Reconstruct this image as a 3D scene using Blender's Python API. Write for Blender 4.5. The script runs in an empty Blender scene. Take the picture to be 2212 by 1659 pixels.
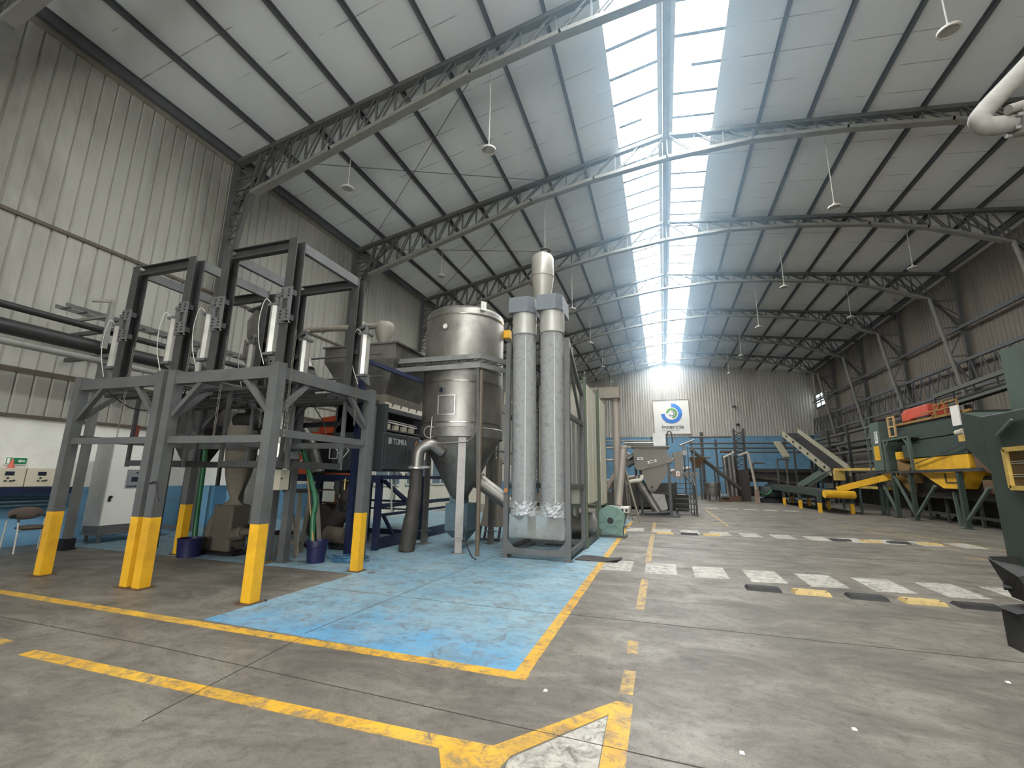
import bpy, math, random
from mathutils import Vector as V, Matrix
S = bpy.context.scene
COL = S.collection
random.seed(7)
PI = math.pi
EXPOSURE, SKYE, HAZE, FILLSKY = 0.62, 12.0, .017, 6.0

# ------------------------------------------------------------------ mesh collector
class MB:
    def __init__(s): s.v = []; s.f = []; s.mi = []; s.m = 0
    def add(s, vs, fs):
        o = len(s.v); s.v += [tuple(v) for v in vs]
        for f in fs: s.f.append(tuple(i + o for i in f)); s.mi.append(s.m)
        return s
    def box(s, x0, x1, y0, y1, z0, z1):
        return s.add([(x0,y0,z0),(x1,y0,z0),(x1,y1,z0),(x0,y1,z0),(x0,y0,z1),(x1,y0,z1),(x1,y1,z1),(x0,y1,z1)],
                     [(3,2,1,0),(4,5,6,7),(0,1,5,4),(1,2,6,5),(2,3,7,6),(3,0,4,7)])
    def loft(s, A, B, caps=True):
        n = len(A); fs = [(i,(i+1)%n,n+(i+1)%n,n+i) for i in range(n)]
        if caps: fs += [tuple(range(n-1,-1,-1)), tuple(range(n,2*n))]
        return s.add(list(A)+list(B), fs)
    def prism(s, P, d):
        d = V(d); return s.loft([V(p) for p in P], [V(p)+d for p in P])
    def bar(s, p, q, w, h=None, up=(0,0,1)):
        h = w if h is None else h
        p, q = V(p), V(q); t = (q-p).normalized(); u = V(up)
        if abs(t.dot(u)) > .97: u = V((0,1,0))
        a = t.cross(u).normalized(); b = a.cross(t)
        c = [a*(-w/2)+b*(-h/2), a*(w/2)+b*(-h/2), a*(w/2)+b*(h/2), a*(-w/2)+b*(h/2)]
        return s.loft([p+x for x in c], [q+x for x in c])
    def chan(s, p, q, w, d, t=.012, open=(1,0,0)):
        # C channel from p to q, web width w, flange depth d opening towards `open`
        p, q = V(p), V(q); T = (q-p).normalized(); o = V(open); o = (o-T*o.dot(T)).normalized(); a = T.cross(o)
        prof = [(-w/2,0),(w/2,0),(w/2,d),(w/2-t,d),(w/2-t,t),(-w/2+t,t),(-w/2+t,d),(-w/2,d)]
        A = [p+a*x+o*y for x,y in prof]; B = [q+a*x+o*y for x,y in prof]
        n = 8; fs = [(i,(i+1)%n,n+(i+1)%n,n+i) for i in range(n)]
        fs += [(0,7,6,5),(0,5,4,1),(1,4,3,2),(8,13,14,15),(8,9,12,13),(9,10,11,12)]
        return s.add(A+B, fs)
    def tube(s, p, q, r, r2=None, n=12, caps=True):
        r2 = r if r2 is None else r2
        p, q = V(p), V(q); t = (q-p).normalized(); u = V((0,0,1)) if abs(t.z) < .9 else V((1,0,0))
        a = t.cross(u).normalized(); b = a.cross(t)
        cs = [(math.cos(2*PI*i/n), math.sin(2*PI*i/n)) for i in range(n)]
        return s.loft([p+a*x*r+b*y*r for x,y in cs], [q+a*x*r2+b*y*r2 for x,y in cs], caps)
    def path(s, pts, r, n=8, closed=False, caps=True):
        pts = [V(p) for p in pts]; N = len(pts); rings = []
        prev = None
        for i in range(N):
            if closed: t = (pts[(i+1)%N]-pts[i-1]).normalized()
            else: t = (pts[min(i+1,N-1)]-pts[max(i-1,0)]).normalized()
            if prev is None:
                u = V((0,0,1)) if abs(t.z) < .9 else V((1,0,0)); a = t.cross(u).normalized()
            else: a = (prev-t*prev.dot(t)).normalized()
            prev = a; b = a.cross(t)
            rr = r[i] if isinstance(r,(list,tuple)) else r
            rings.append([pts[i]+a*math.cos(2*PI*k/n)*rr+b*math.sin(2*PI*k/n)*rr for k in range(n)])
        vs = [v for ring in rings for v in ring]; fs = []
        for i in range(N if closed else N-1):
            j = (i+1)%N
            for k in range(n): fs.append((i*n+k, i*n+(k+1)%n, j*n+(k+1)%n, j*n+k))
        if caps and not closed: fs += [tuple(range(n-1,-1,-1)), tuple((N-1)*n+k for k in range(n))]
        return s.add(vs, fs)
    def lathe(s, prof, c, axis=(0,0,1), n=32, caps=True):
        t = V(axis).normalized(); u = V((0,0,1)) if abs(t.z) < .9 else V((1,0,0))
        a = t.cross(u).normalized(); b = t.cross(a); c = V(c); N = len(prof)
        vs = [c+t*z+a*math.cos(2*PI*k/n)*r+b*math.sin(2*PI*k/n)*r for r,z in prof for k in range(n)]
        fs = [(i*n+k, i*n+(k+1)%n, (i+1)*n+(k+1)%n, (i+1)*n+k) for i in range(N-1) for k in range(n)]
        if caps: fs += [tuple(range(n-1,-1,-1)), tuple((N-1)*n+k for k in range(n))]
        return s.add(vs, fs)
    def sphere(s, c, r, n=14, m=8, sc=(1,1,1)):
        vs = []; 
        for i in range(m+1):
            th = PI*i/m
            for k in range(n):
                vs.append((c[0]+r*sc[0]*math.sin(th)*math.cos(2*PI*k/n), c[1]+r*sc[1]*math.sin(th)*math.sin(2*PI*k/n), c[2]+r*sc[2]*math.cos(th)))
        return s.add(vs, [(i*n+k,(i+1)*n+k,(i+1)*n+(k+1)%n,i*n+(k+1)%n) for i in range(m) for k in range(n)])

def bez(pts, n=10):
    # Catmull-Rom through pts
    P = [V(p) for p in pts]; P = [P[0]*2-P[1]]+P+[P[-1]*2-P[-2]]; out = []
    for i in range(1, len(P)-2):
        for k in range(n):
            t = k/n; a,b,c,d = P[i-1:i+3]
            out.append(.5*((2*b)+(c-a)*t+(2*a-5*b+4*c-d)*t*t+(3*b-a-3*c+d)*t**3))
    out.append(P[-2]); return out
def rect(x0,x1,y0,y1,z): return [V((x0,y0,z)),V((x1,y0,z)),V((x1,y1,z)),V((x0,y1,z))]

# ------------------------------------------------------------------ objects
def mesh_of(name, mb, mat, off, smooth):
    me = bpy.data.meshes.new(name); o = V(off)
    me.from_pydata([V(v)-o for v in mb.v], [], mb.f)
    for m in (mat if isinstance(mat,(list,tuple)) else [mat]): me.materials.append(m)
    if len(me.materials) > 1: me.polygons.foreach_set('material_index', mb.mi)
    me.validate(); me.update()
    import bmesh
    bm = bmesh.new(); bm.from_mesh(me); bmesh.ops.recalc_face_normals(bm, faces=bm.faces); bm.to_mesh(me); bm.free()
    if smooth:
        me.polygons.foreach_set('use_smooth', [True]*len(me.polygons))
        me.set_sharp_from_angle(angle=math.radians(35))
    return me
def tag(o, label, cat, group=None, kind=None):
    if label: o['label'] = label
    if cat: o['category'] = cat
    if group: o['group'] = group
    if kind: o['kind'] = kind
    return o
def thing(name, label, cat, loc=(0,0,0), group=None, rz=0):
    o = bpy.data.objects.new(name, None); COL.objects.link(o); o.empty_display_size = .1
    o.location = loc; o.rotation_euler = (0,0,rz)
    return tag(o, label, cat, group)
def root_loc(o):
    while o.parent: o = o.parent
    return V(o.location)
def part(name, mb, mat, parent, label=None, smooth=True, bev=0):
    o = bpy.data.objects.new(name, mesh_of(name, mb, mat, root_loc(parent), smooth)); COL.objects.link(o)
    o.parent = parent
    if label: o['label'] = label
    if bev: bevel(o, bev)
    return o
def bevel(o, w):
    b = o.modifiers.new('edge', 'BEVEL'); b.width = w; b.segments = 2; b.limit_method = 'ANGLE'; b.angle_limit = math.radians(40)
def solo(name, mb, mat, label, cat, group=None, kind=None, smooth=True, bev=0):
    xs = [v[0] for v in mb.v]; ys = [v[1] for v in mb.v]; zs = [v[2] for v in mb.v]
    loc = V(((min(xs)+max(xs))/2, (min(ys)+max(ys))/2, min(zs)))
    o = bpy.data.objects.new(name, mesh_of(name, mb, mat, loc, smooth)); COL.objects.link(o); o.location = loc
    if bev: bevel(o, bev)
    return tag(o, label, cat, group, kind)
def struct(name, mb, mat, smooth=False, parent=None):
    o = bpy.data.objects.new(name, mesh_of(name, mb, mat, (0,0,0), smooth)); COL.objects.link(o)
    if parent: o.parent = parent
    else: o['kind'] = 'structure'
    return o
def dup(r, loc, label=None, group=None, rz=None):
    c = r.copy(); COL.objects.link(c); c.location = loc
    if rz is not None: c.rotation_euler = (0,0,rz)
    if label: c['label'] = label
    if group: c['group'] = group
    for ch in list(r.children):
        d = ch.copy(); COL.objects.link(d); d.parent = c
        for g in list(ch.children):
            e = g.copy(); COL.objects.link(e); e.parent = d
    return c
def text_mesh(name, body, size, mat, parent, origin, xdir, ydir, depth=.004, space=1.0, width=None):
    # real lettering: font curve converted to a thin solid, standing at `origin`
    cu = bpy.data.curves.new(name, 'FONT'); cu.body = body; cu.size = size; cu.extrude = depth/2; cu.space_character = space
    cu.resolution_u = 4
    t = bpy.data.objects.new(name, cu); COL.objects.link(t)
    dg = bpy.context.evaluated_depsgraph_get(); me = bpy.data.meshes.new_from_object(t.evaluated_get(dg))
    bpy.data.objects.remove(t)
    if width:
        w = max(v.co.x for v in me.vertices); k = width/w
        for v in me.vertices: v.co.x *= k
    x, y = V(xdir).normalized(), V(ydir).normalized(); z = x.cross(y)
    M = Matrix((x,y,z)).transposed().to_4x4(); M.translation = V(origin)-root_loc(parent)
    me.transform(M); me.materials.clear(); me.materials.append(mat)
    o = bpy.data.objects.new(name, me); COL.objects.link(o); o.parent = parent; return o

# ------------------------------------------------------------------ materials
def lin(c):
    return tuple(((x/255)/12.92 if x/255 <= .04045 else ((x/255+.055)/1.055)**2.4) for x in c)
MATS = {}
def nodes(name):
    m = bpy.data.materials.new(name); m.use_nodes = True; nt = m.node_tree
    return m, nt, nt.nodes['Principled BSDF']
def N(nt, t, **kw):
    n = nt.nodes.new(t)
    for k, v in kw.items():
        if k in n.inputs.keys() if isinstance(k,str) else False: n.inputs[k].default_value = v
        else: setattr(n, k, v)
    return n
def mixc(nt, fac, a, b):
    n = nt.nodes.new('ShaderNodeMix'); n.data_type = 'RGBA'
    for sock, v in ((n.inputs[0],fac),(n.inputs[6],a),(n.inputs[7],b)):
        if hasattr(v, 'is_output'): nt.links.new(v, sock)
        else: sock.default_value = v if not isinstance(v, tuple) else (*v[:3],1)
    return n.outputs[2]
def noise(nt, co, scale, detail=5, rough=.6, dist=0):
    n = nt.nodes.new('ShaderNodeTexNoise'); n.inputs['Scale'].default_value = scale; n.inputs['Detail'].default_value = detail
    n.inputs['Roughness'].default_value = rough; n.inputs['Distortion'].default_value = dist
    nt.links.new(co, n.inputs['Vector']); return n.outputs['Fac']
def ramp(nt, v, a, b, lo=0., hi=1.):
    n = nt.nodes.new('ShaderNodeMapRange'); n.inputs[1].default_value = a; n.inputs[2].default_value = b
    n.inputs[3].default_value = lo; n.inputs[4].default_value = hi
    if hasattr(v,'is_output'): nt.links.new(v, n.inputs[0])
    return n.outputs[0]
def coord(nt, world=False, scale=(1,1,1)):
    if world: o = nt.nodes.new('ShaderNodeNewGeometry').outputs['Position']
    else: o = nt.nodes.new('ShaderNodeTexCoord').outputs['Object']
    if scale != (1,1,1):
        mp = nt.nodes.new('ShaderNodeMapping'); mp.inputs['Scale'].default_value = scale
        nt.links.new(o, mp.inputs['Vector']); o = mp.outputs['Vector']
    return o
def mat(name, col, rough=.5, metal=0., var=.15, scale=3., dirt=None, dirt_amt=.5, bump=0., stretch=(1,1,1), spec=.5, dscale=1.7):
    if name in MATS: return MATS[name]
    m, nt, bs = nodes(name); co = coord(nt, scale=stretch)
    n1 = noise(nt, co, scale, 6, .65); c = tuple(col)
    lo = tuple(x*(1-var) for x in c); hi = tuple(min(1,x*(1+var)) for x in c)
    out = mixc(nt, ramp(nt, n1, .3, .7), lo, hi)
    if dirt:
        n2 = noise(nt, co, dscale, 7, .7, .4); out = mixc(nt, ramp(nt, n2, .48, .72, 0, dirt_amt), out, tuple(dirt))
    nt.links.new(out, bs.inputs['Base Color'])
    bs.inputs['Metallic'].default_value = metal; bs.inputs['Specular IOR Level'].default_value = spec
    nt.links.new(ramp(nt, n1, .2, .8, max(.03,rough-.08), min(1,rough+.1)), bs.inputs['Roughness'])
    if bump:
        b = nt.nodes.new('ShaderNodeBump'); b.inputs['Strength'].default_value = bump; b.inputs['Distance'].default_value = .01
        nt.links.new(noise(nt, co, scale*6, 4), b.inputs['Height']); nt.links.new(b.outputs['Normal'], bs.inputs['Normal'])
    MATS[name] = m; return m
def emit(name, col, k):
    m, nt, bs = nodes(name); bs.inputs['Base Color'].default_value = (*col,1)
    bs.inputs['Emission Color'].default_value = (*col,1); bs.inputs['Emission Strength'].default_value = k
    MATS[name] = m; return m
def concrete_nodes(nt):
    co = coord(nt, world=True); cs = coord(nt, world=True, scale=(.62,1.05,1))
    a = noise(nt, co, .35, 6, .6, .3); b = noise(nt, cs, 1.6, 8, .72, .6); c = noise(nt, co, 9, 6, .8); d = noise(nt, co, 60, 3, .7)
    base = mixc(nt, ramp(nt, a, .3, .7), lin((106,100,91)), lin((136,129,118)))
    base = mixc(nt, ramp(nt, b, .45, .66, 0, .75), base, lin((78,73,67)))
    base = mixc(nt, ramp(nt, b, .3, .45, .6, 0), base, lin((158,151,139)))
    base = mixc(nt, ramp(nt, c, .5, .66, 0, .6), base, lin((74,69,62)))
    base = mixc(nt, ramp(nt, d, .52, .68, 0, .4), base, lin((70,64,56)))
    return base, co, cs, b, c, d
def concrete():
    m, nt, bs = nodes('concrete_floor'); base, co, cs, b, c, d = concrete_nodes(nt)
    nt.links.new(base, bs.inputs['Base Color']); nt.links.new(ramp(nt, b, .3, .7, .38, .62), bs.inputs['Roughness'])
    bs.inputs['Specular IOR Level'].default_value = .35
    bp = nt.nodes.new('ShaderNodeBump'); bp.inputs['Strength'].default_value = .12; bp.inputs['Distance'].default_value = .01
    nt.links.new(d, bp.inputs['Height']); nt.links.new(bp.outputs['Normal'], bs.inputs['Normal'])
    MATS['concrete'] = m; return m
def floor_paint(name, ca, cb, wear=.5, fine=6., dusty=None):
    # worn floor paint: two tones, chipped through to the concrete
    m, nt, bs = nodes(name); base, co, cs, b, c, d = concrete_nodes(nt)
    p = mixc(nt, ramp(nt, noise(nt, co, 1.1, 6, .65, .5), .35, .65), lin(ca), lin(cb))
    if name == 'blue_floor_paint':
        sep = nt.nodes.new('ShaderNodeSeparateXYZ'); nt.links.new(co, sep.inputs[0])
        g = ramp(nt, sep.outputs[1], 4.1, 5.3, .34, 0); h = nt.nodes.new('ShaderNodeMath'); h.operation = 'ADD'; nt.links.new(g, h.inputs[0]); nt.links.new(noise(nt, co, 1.9, 7, .7, .6), h.inputs[1])
        p = mixc(nt, ramp(nt, h.outputs[0], .6, .84, 0, .7), p, lin((82,150,192)))
    if dusty: p = mixc(nt, ramp(nt, noise(nt, cs, 2.2, 8, .75, .8), .45, .7, 0, .5), p, lin(dusty))
    w1 = ramp(nt, noise(nt, co, fine, 10, .82, .7), .44+.12*(1-wear), .57+.14*(1-wear), 0, .92)
    p = mixc(nt, w1, p, base)
    p = mixc(nt, ramp(nt, noise(nt, cs, 3.1, 9, .78), .47, .68, 0, .55), p, lin((98,92,80)))
    nt.links.new(p, bs.inputs['Base Color']); bs.inputs['Roughness'].default_value = .5; bs.inputs['Specular IOR Level'].default_value = .35
    MATS[name] = m; return m

# ------------------------------------------------------------------ camera
def look():
    yaw, p, r = -.32183, .202928, .0164
    f = V((math.sin(yaw)*math.cos(p), math.cos(yaw)*math.cos(p), math.sin(p)))
    rt = V((math.cos(yaw), -math.sin(yaw), 0)); up = rt.cross(f)
    c, s = math.cos(r), math.sin(r)
    return c*rt+s*up, -s*rt+c*up, f
cam = bpy.data.cameras.new('camera'); cam_o = bpy.data.objects.new('camera', cam); COL.objects.link(cam_o)
rt, up, fw = look()
mw = Matrix((rt, up, -fw)).transposed().to_4x4(); mw.translation = (0,0,1.6); cam_o.matrix_world = mw
cam.sensor_width = 36; cam.lens = 972.72/2212*36; cam.clip_start = .05; cam.clip_end = 300
S.camera = cam_o
S.view_settings.view_transform = 'Standard'; S.view_settings.look = 'None'; S.view_settings.gamma = 1; S.view_settings.use_curve_mapping = False
S.view_settings.exposure = EXPOSURE
w = bpy.data.worlds.new('world'); S.world = w; w.use_nodes = True
w.node_tree.nodes['Background'].inputs[0].default_value = (.95,.98,1,1); w.node_tree.nodes['Background'].inputs[1].default_value = FILLSKY  # fill strength: this sky enters only by the opening added behind the camera
S.cycles.max_bounces = 7; S.cycles.diffuse_bounces = 6; S.cycles.glossy_bounces = 2; S.cycles.transmission_bounces = 1; S.cycles.transparent_max_bounces = 8
S.cycles.caustics_reflective = False; S.cycles.caustics_refractive = False
S.cycles.use_denoising = True; S.cycles.sample_clamp_indirect = 4
S.cycles.use_adaptive_sampling = True; S.cycles.adaptive_threshold = .04; S.cycles.adaptive_min_samples = 20

# ------------------------------------------------------------------ material palette
concrete()
BLUE = floor_paint('blue_floor_paint', (112,156,178), (144,172,182), .5, 5., (160,176,178))
YELL = floor_paint('yellow_floor_paint', (212,158,44), (226,178,66), .66, 7.)
YELF = floor_paint('faded_yellow_floor_paint', (212,170,84), (196,160,90), 1.0, 8.)
WHIT = floor_paint('white_floor_paint', (204,200,188), (184,178,166), .85, 8.)
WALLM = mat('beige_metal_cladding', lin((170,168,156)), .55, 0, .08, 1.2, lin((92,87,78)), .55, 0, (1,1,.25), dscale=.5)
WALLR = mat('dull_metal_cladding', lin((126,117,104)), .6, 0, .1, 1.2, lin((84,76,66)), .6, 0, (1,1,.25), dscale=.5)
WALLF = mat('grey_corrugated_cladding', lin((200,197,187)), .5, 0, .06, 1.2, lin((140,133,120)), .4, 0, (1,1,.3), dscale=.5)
WHITEW = mat('white_masonry', lin((218,216,206)), .7, 0, .05, 2, lin((170,164,150)), .3)
BLUEW = mat('blue_masonry', lin((108,152,180)), .6, 0, .1, 2, lin((80,108,126)), .5)
TRIM = mat('brown_flashing', lin((96,88,74)), .6)
STEEL = mat('grey_structural_steel', lin((92,92,88)), .55, 0, .12, 2, lin((60,56,52)), .5)
STEELL = mat('light_grey_chord_steel', lin((134,132,124)), .5, 0, .1, 2, lin((96,92,86)), .4)
DARK = mat('dark_purlin_steel', lin((96,97,98)), .6, 0, .12, 3)
FRAME = mat('grey_frame_paint', lin((92,93,91)), .42, 0, .12, 4, lin((66,64,60)), .5)
FRAMED = mat('dark_channel_steel', lin((62,62,60)), .42, 0, .18, 5, lin((38,36,34)), .6)
SAFETY = mat('safety_yellow_paint', lin((228,172,36)), .45, 0, .08, 5, lin((150,112,46)), .4)
INOX = mat('stainless_steel', lin((150,146,138)), .43, .8, .16, 2.6, lin((96,92,84)), .75, 0, (1,1,.6))
INOXD = mat('dull_stainless', lin((138,134,128)), .45, .75, .15, 2.5, lin((80,78,74)), .6)
ALU = mat('bright_aluminium', lin((205,202,192)), .35, .7, .1, 5)
GALV = mat('galvanised_steel', lin((150,150,146)), .45, .5, .15, 6)
DGREY = mat('charcoal_sorter_paint', lin((62,66,66)), .45, 0, .06, 3)
BLACK = mat('black_plastic', lin((24,24,26)), .5)
RUBBER = mat('black_rubber', lin((44,43,42)), .75, 0, .2, 12, lin((92,88,80)), .4)
NAVY = mat('navy_frame_paint', lin((24,34,64)), .45, 0, .15, 4, lin((28,28,34)), .5)
GREEN = mat('dark_green_paint', lin((56,68,60)), .5, 0, .15, 2, lin((46,52,46)), .6)
GREENL = mat('dusty_green_paint', lin((88,102,92)), .5, 0, .12, 2, lin((60,66,58)), .5)
MINT = mat('mint_green_paint', lin((112,142,131)), .5, 0, .12, 5, lin((86,104,96)), .5)
YELP = mat('machine_yellow_paint', lin((226,172,40)), .45, 0, .1, 3, lin((150,110,40)), .5)
YELD = mat('worn_yellow_paint', lin((196,164,84)), .55, 0, .15, 5, lin((110,90,56)), .6)
ORANGE = mat('orange_paint', lin((226,88,36)), .45, 0, .08, 3)
REDOR = mat('red_orange_paint', lin((206,84,60)), .5, 0, .1, 3, lin((120,60,46)), .5)
WHITEP = mat('white_paint', lin((214,212,202)), .45, 0, .04, 3)
CREAM = mat('cream_panel', lin((206,202,184)), .5, 0, .05, 2, lin((160,150,126)), .35, 0, (1,1,.3))
BEIGEB = mat('beige_box_paint', lin((196,188,164)), .5, 0, .05, 4)
BAG = mat('grey_filter_fabric', lin((152,152,149)), .8, 0, .1, 9, lin((98,98,94)), .75, .6, dscale=9)
FOIL = mat('crumpled_foil', lin((196,198,196)), .4, .45, .15, 14, None, .5, .9)
TAN = mat('dusty_tan_paint', lin((142,134,120)), .55, 0, .1, 3, lin((96,90,80)), .5)
BROWN = mat('rust_brown_steel', lin((96,72,48)), .7, 0, .2, 3, lin((60,44,32)), .6)
HOSEG = mat('green_hose_plastic', lin((44,104,66)), .4, 0, .1, 6)
CLOTH = mat('chair_fabric', lin((88,76,66)), .9, 0, .12, 30)
FIBC = mat('woven_sack_cloth', lin((128,120,104)), .8, 0, .12, 6, lin((100,92,78)), .5, .4)
WOOD = mat('wood_handle', lin((170,132,88)), .6, 0, .15, 12)
BUCK = mat('navy_plastic', lin((34,34,74)), .4, 0, .1, 5)
CABLE = mat('black_cable', lin((30,30,30)), .5)
AIRL = mat('pale_air_line', lin((198,196,186)), .4)
LAMPW = mat('white_lamp_housing', lin((196,192,182)), .5, 0, .04, 4)
LENS = mat('lamp_lens', lin((160,158,150)), .35, 0, .05, 8)
SCREEN = mat('dark_display', lin((40,44,58)), .2)
GLASSW = mat('office_window_glass', lin((104,116,122)), .15, 0, .05, 2)
SIGNG = mat('sign_green', lin((34,120,76)), .5)
SIGNW = mat('sign_white', lin((230,228,220)), .5, 0, .02)
LOGOB = mat('logo_blue', lin((58,120,196)), .5, 0, .06, 1.5)
LOGOD = mat('logo_navy', lin((46,66,130)), .5)
LOGOG = mat('logo_green', lin((88,158,74)), .5)
INK = mat('sign_ink', lin((36,40,62)), .5)
WARN = mat('warning_amber', lin((226,150,40)), .5)
TARP = mat('black_sheet', lin((46,42,40)), .7, 0, .15, 6)

# ------------------------------------------------------------------ the hall
XL, XR, YB, YF = -13., 15., -10., 52.2
RX, RZ, ZL, ZR = .68, 14.4, 11.7, 12.5
def zroof(x): return RZ-(RX-x)*(RZ-ZL)/(RX-XL) if x < RX else RZ-(x-RX)*(RZ-ZR)/(XR-RX)

mb = MB(); mb.box(XL-.3, XR+.3, YB-.3, YF+.3, -.25, 0); floor = struct('floor', mb, MATS['concrete'])
def mark(name, polys, z, m, label):
    b = MB()
    for P in polys: zz = z+polys.index(P)*.00013; b.prism([(x,y,.0004) for x,y in P], (0,0,zz))
    o = struct(name, b, m, parent=floor); o['label'] = label; return o
mark('blue_paint_zone', [[(-4.9,4.06),(-1.24,3.96),(-1.24,19.5),(-12.9,19.5),(-12.9,6.62),(-4.88,6.62)]], .001, BLUE, 'pale blue painted floor area')
def stripq(x0,y0,x1,y1,wd):
    d = V((x1-x0,y1-y0,0)).normalized(); n = V((-d.y,d.x,0))*wd/2
    return [(x0+n.x,y0+n.y),(x0-n.x,y0-n.y),(x1-n.x,y1-n.y),(x1+n.x,y1+n.y)]
mark('yellow_border', [stripq(-12.6,3.98,-1.13,3.92,.13), stripq(-1.2,3.86,-1.24,18.4,.12)], .002, YELL, 'yellow border line around the blue floor')
mark('yellow_aisle_line', [stripq(-5.45,2.84,-1.35,2.86,.125), stripq(-9,2.9,-5.9,2.9,.125),
      [(-1.5,2.92),(-1.36,2.8),(-.95,2.73),(-.93,2.87),(-.44,3.55),(-.41,2.4),(-.28,2.4),(-.29,3.76),(-.41,3.76),(-1.06,2.93)],
      [(-1.36,2.8),(-1.0,2.2),(-.9,2.2),(-.95,2.75)]], .002, YELL, 'yellow aisle line ending in a pointed white island')
mark('white_island', [[(-.93,2.84),(-.445,3.52),(-.415,2.3),(-.86,2.3)]], .0015, WHIT, 'worn white triangle inside the yellow lines')
mark('faded_aisle_line', [stripq(-.36,4.75,-.37,5.1,.1), stripq(-.35,3.9,-.35,4.35,.1), stripq(-.36,6.3,-.37,8.1,.11), stripq(-.37,9.6,-.39,14.6,.11), stripq(-.39,15.2,-.4,18.3,.11),
      stripq(-.4,18.25,2.0,18.3,.08), stripq(1.25,20.6,1.9,18.4,.08), stripq(2.08,27.6,2.1,18.2,.1), stripq(6.8,20.5,8.4,13.2,.09), stripq(6.0,20.5,7.2,15.2,.08), stripq(6.3,13.3,7.9,11.6,.09)],
      .0015, YELF, 'faded yellow aisle lines')
zs = []
for x0 in (-1.17,-.4,.42,1.27,2.1,2.95,3.82,4.68,5.5): zs.append([(x0,8.58),(x0+.54,8.66),(x0+.54,9.72),(x0,9.62)])
for x0 in (-1.22,-.4,.42,1.27,2.1,2.95,3.82,4.68,5.5,6.35,7.2): zs.append([(x0,15.05),(x0+.54,15.12),(x0+.54,16.2),(x0,16.1)])
zs.append([(-1.35,26.9),(-.4,26.9),(-.4,27.6),(-1.35,27.6)])
for x0 in (2.2,3.2,4.2,5.2,6.2): zs.append([(x0,28.6),(x0+.7,28.7),(x0+.7,29.6),(x0,29.5)])
mark('white_crossing_stripes', zs, .002, WHIT, 'worn white pedestrian crossing stripes')
jb = MB()
for a, b in (((-8.6,3.35),(-4.5,3.33)),((-4.5,3.33),(.5,3.12)),((.5,3.12),(4.5,2.85)),((-12.9,6.62),(-4.9,6.62)),((-1.24,5.75),(8,5.9)),((-3.55,4.1),(-3.3,10)),((-1.24,11.9),(9,12.2)),((-3.3,2.4),(-3.5,4.0)),((-4.8,5.7),(-1.3,5.7))):
    jb.prism([(x,y,.0004) for x,y in stripq(*a,*b,.007)], (0,0,.0027))
j = struct('floor_joint', jb, mat('dark_joint', lin((66,60,54)), .8), parent=floor)

def ribbed(y0, y1, z0, z1, X, pitch, rib, dep, sgn):
    b = MB(); ys = []; y = y0
    while y < y1-1e-6:
        ys += [(y,0),(y+pitch-rib*2,0),(y+pitch-rib*1.4,dep),(y+pitch-rib*.6,dep)]; y += pitch
    ys.append((y1,0)); vs = []
    for yy, d in ys: vs += [(X+sgn*d, min(yy,y1), z0),(X+sgn*d, min(yy,y1), z1)]
    return b.add(vs, [(2*i,2*i+2,2*i+3,2*i+1) for i in range(len(ys)-1)])
wl = MB(); wl.box(XL-.12, XL-.004, YB, YF, 0, 12); WL = struct('wall_left', wl, WHITEW)
struct('metal_cladding', ribbed(YB, YF, 2.72, 11.75, XL+.035, .3, .03, -.035, 1), WALLM, parent=WL)
b = MB(); b.box(XL, XL+.03, YB, YF, 0, 1.2); struct('blue_dado', b, BLUEW, parent=WL)
b = MB(); b.box(XL, XL+.05, YB, YF, 2.66, 2.74); struct('brown_drip_flashing', b, TRIM, parent=WL)
b = MB(); b.box(XL, XL+.09, YB, YF, 6.95, 7.03); b.box(XL, XL+.06, YB, YF, 3.6, 3.72); struct('wall_girt', b, TRIM, parent=WL)
b = MB(); b.box(XL, XL+.16, YB, YF, 11.42, 11.56); struct('trim_1', b, mat('pale_eave_strip', lin((150,146,132)), .5))
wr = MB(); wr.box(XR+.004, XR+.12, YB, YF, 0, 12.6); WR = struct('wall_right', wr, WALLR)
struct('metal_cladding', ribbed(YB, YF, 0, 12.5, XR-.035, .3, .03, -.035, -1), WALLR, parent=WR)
# far wall: blue masonry below, corrugated sheet above, following the roof
b = MB(); b.box(XL, XR, YF+.1, YF+.22, 0, 12.5); WF = struct('wall_far', b, WALLF)
b = MB(); xs = []; x = XL
while x < XR: xs += [(x,0),(x+.08,.0),(x+.115,.13),(x+.2,.13),(x+.235,.01)]; x += .27
xs = [(x,d) for x,d in xs if x <= XR]; vs = []
for x, d in xs: vs += [(x, YF-d, 6.1),(x, YF-d, zroof(x)+.02)]
b.add(vs, [(2*i,2*i+2,2*i+3,2*i+1) for i in range(len(xs)-1)]); struct('corrugated_cladding', b, WALLF, parent=WF)
b = MB(); b.box(XL, XR, YF-.06, YF+.1, 0, 6.12); struct('blue_masonry', b, BLUEW, parent=WF)
# unseen wall behind the camera, with an opening added to let in fill light
b = MB()
for x0, x1, z0, z1 in ((XL,-6,0,14.5),(8,XR,0,14.5),(-6,8,6,14.5)): b.box(x0, x1, YB-.12, YB, z0, z1)
struct('wall_back', b, WALLM)
b = MB()
for x0, x1, z0, z1 in ((-6.15,-6,0,6.15),(8,8.15,0,6.15),(-6,8,6,6.15)): b.box(x0, x1, YB-.16, YB+.04, z0, z1)
struct('trim_3', b, STEEL)
pl = bpy.data.lights.new('added_opening_portal', 'AREA'); pl.shape = 'RECTANGLE'; pl.size = 14; pl.size_y = 6; pl.cycles.is_portal = True  # portal that guides sky fill through the added opening
po = bpy.data.objects.new('added_opening_portal', pl); COL.objects.link(po); po.location = (1, YB-.2, 3); po.rotation_euler = (PI/2, 0, PI) if False else (-PI/2, 0, 0)
po.rotation_euler = V((0,1,0)).to_track_quat('-Z','Y').to_euler()

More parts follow.
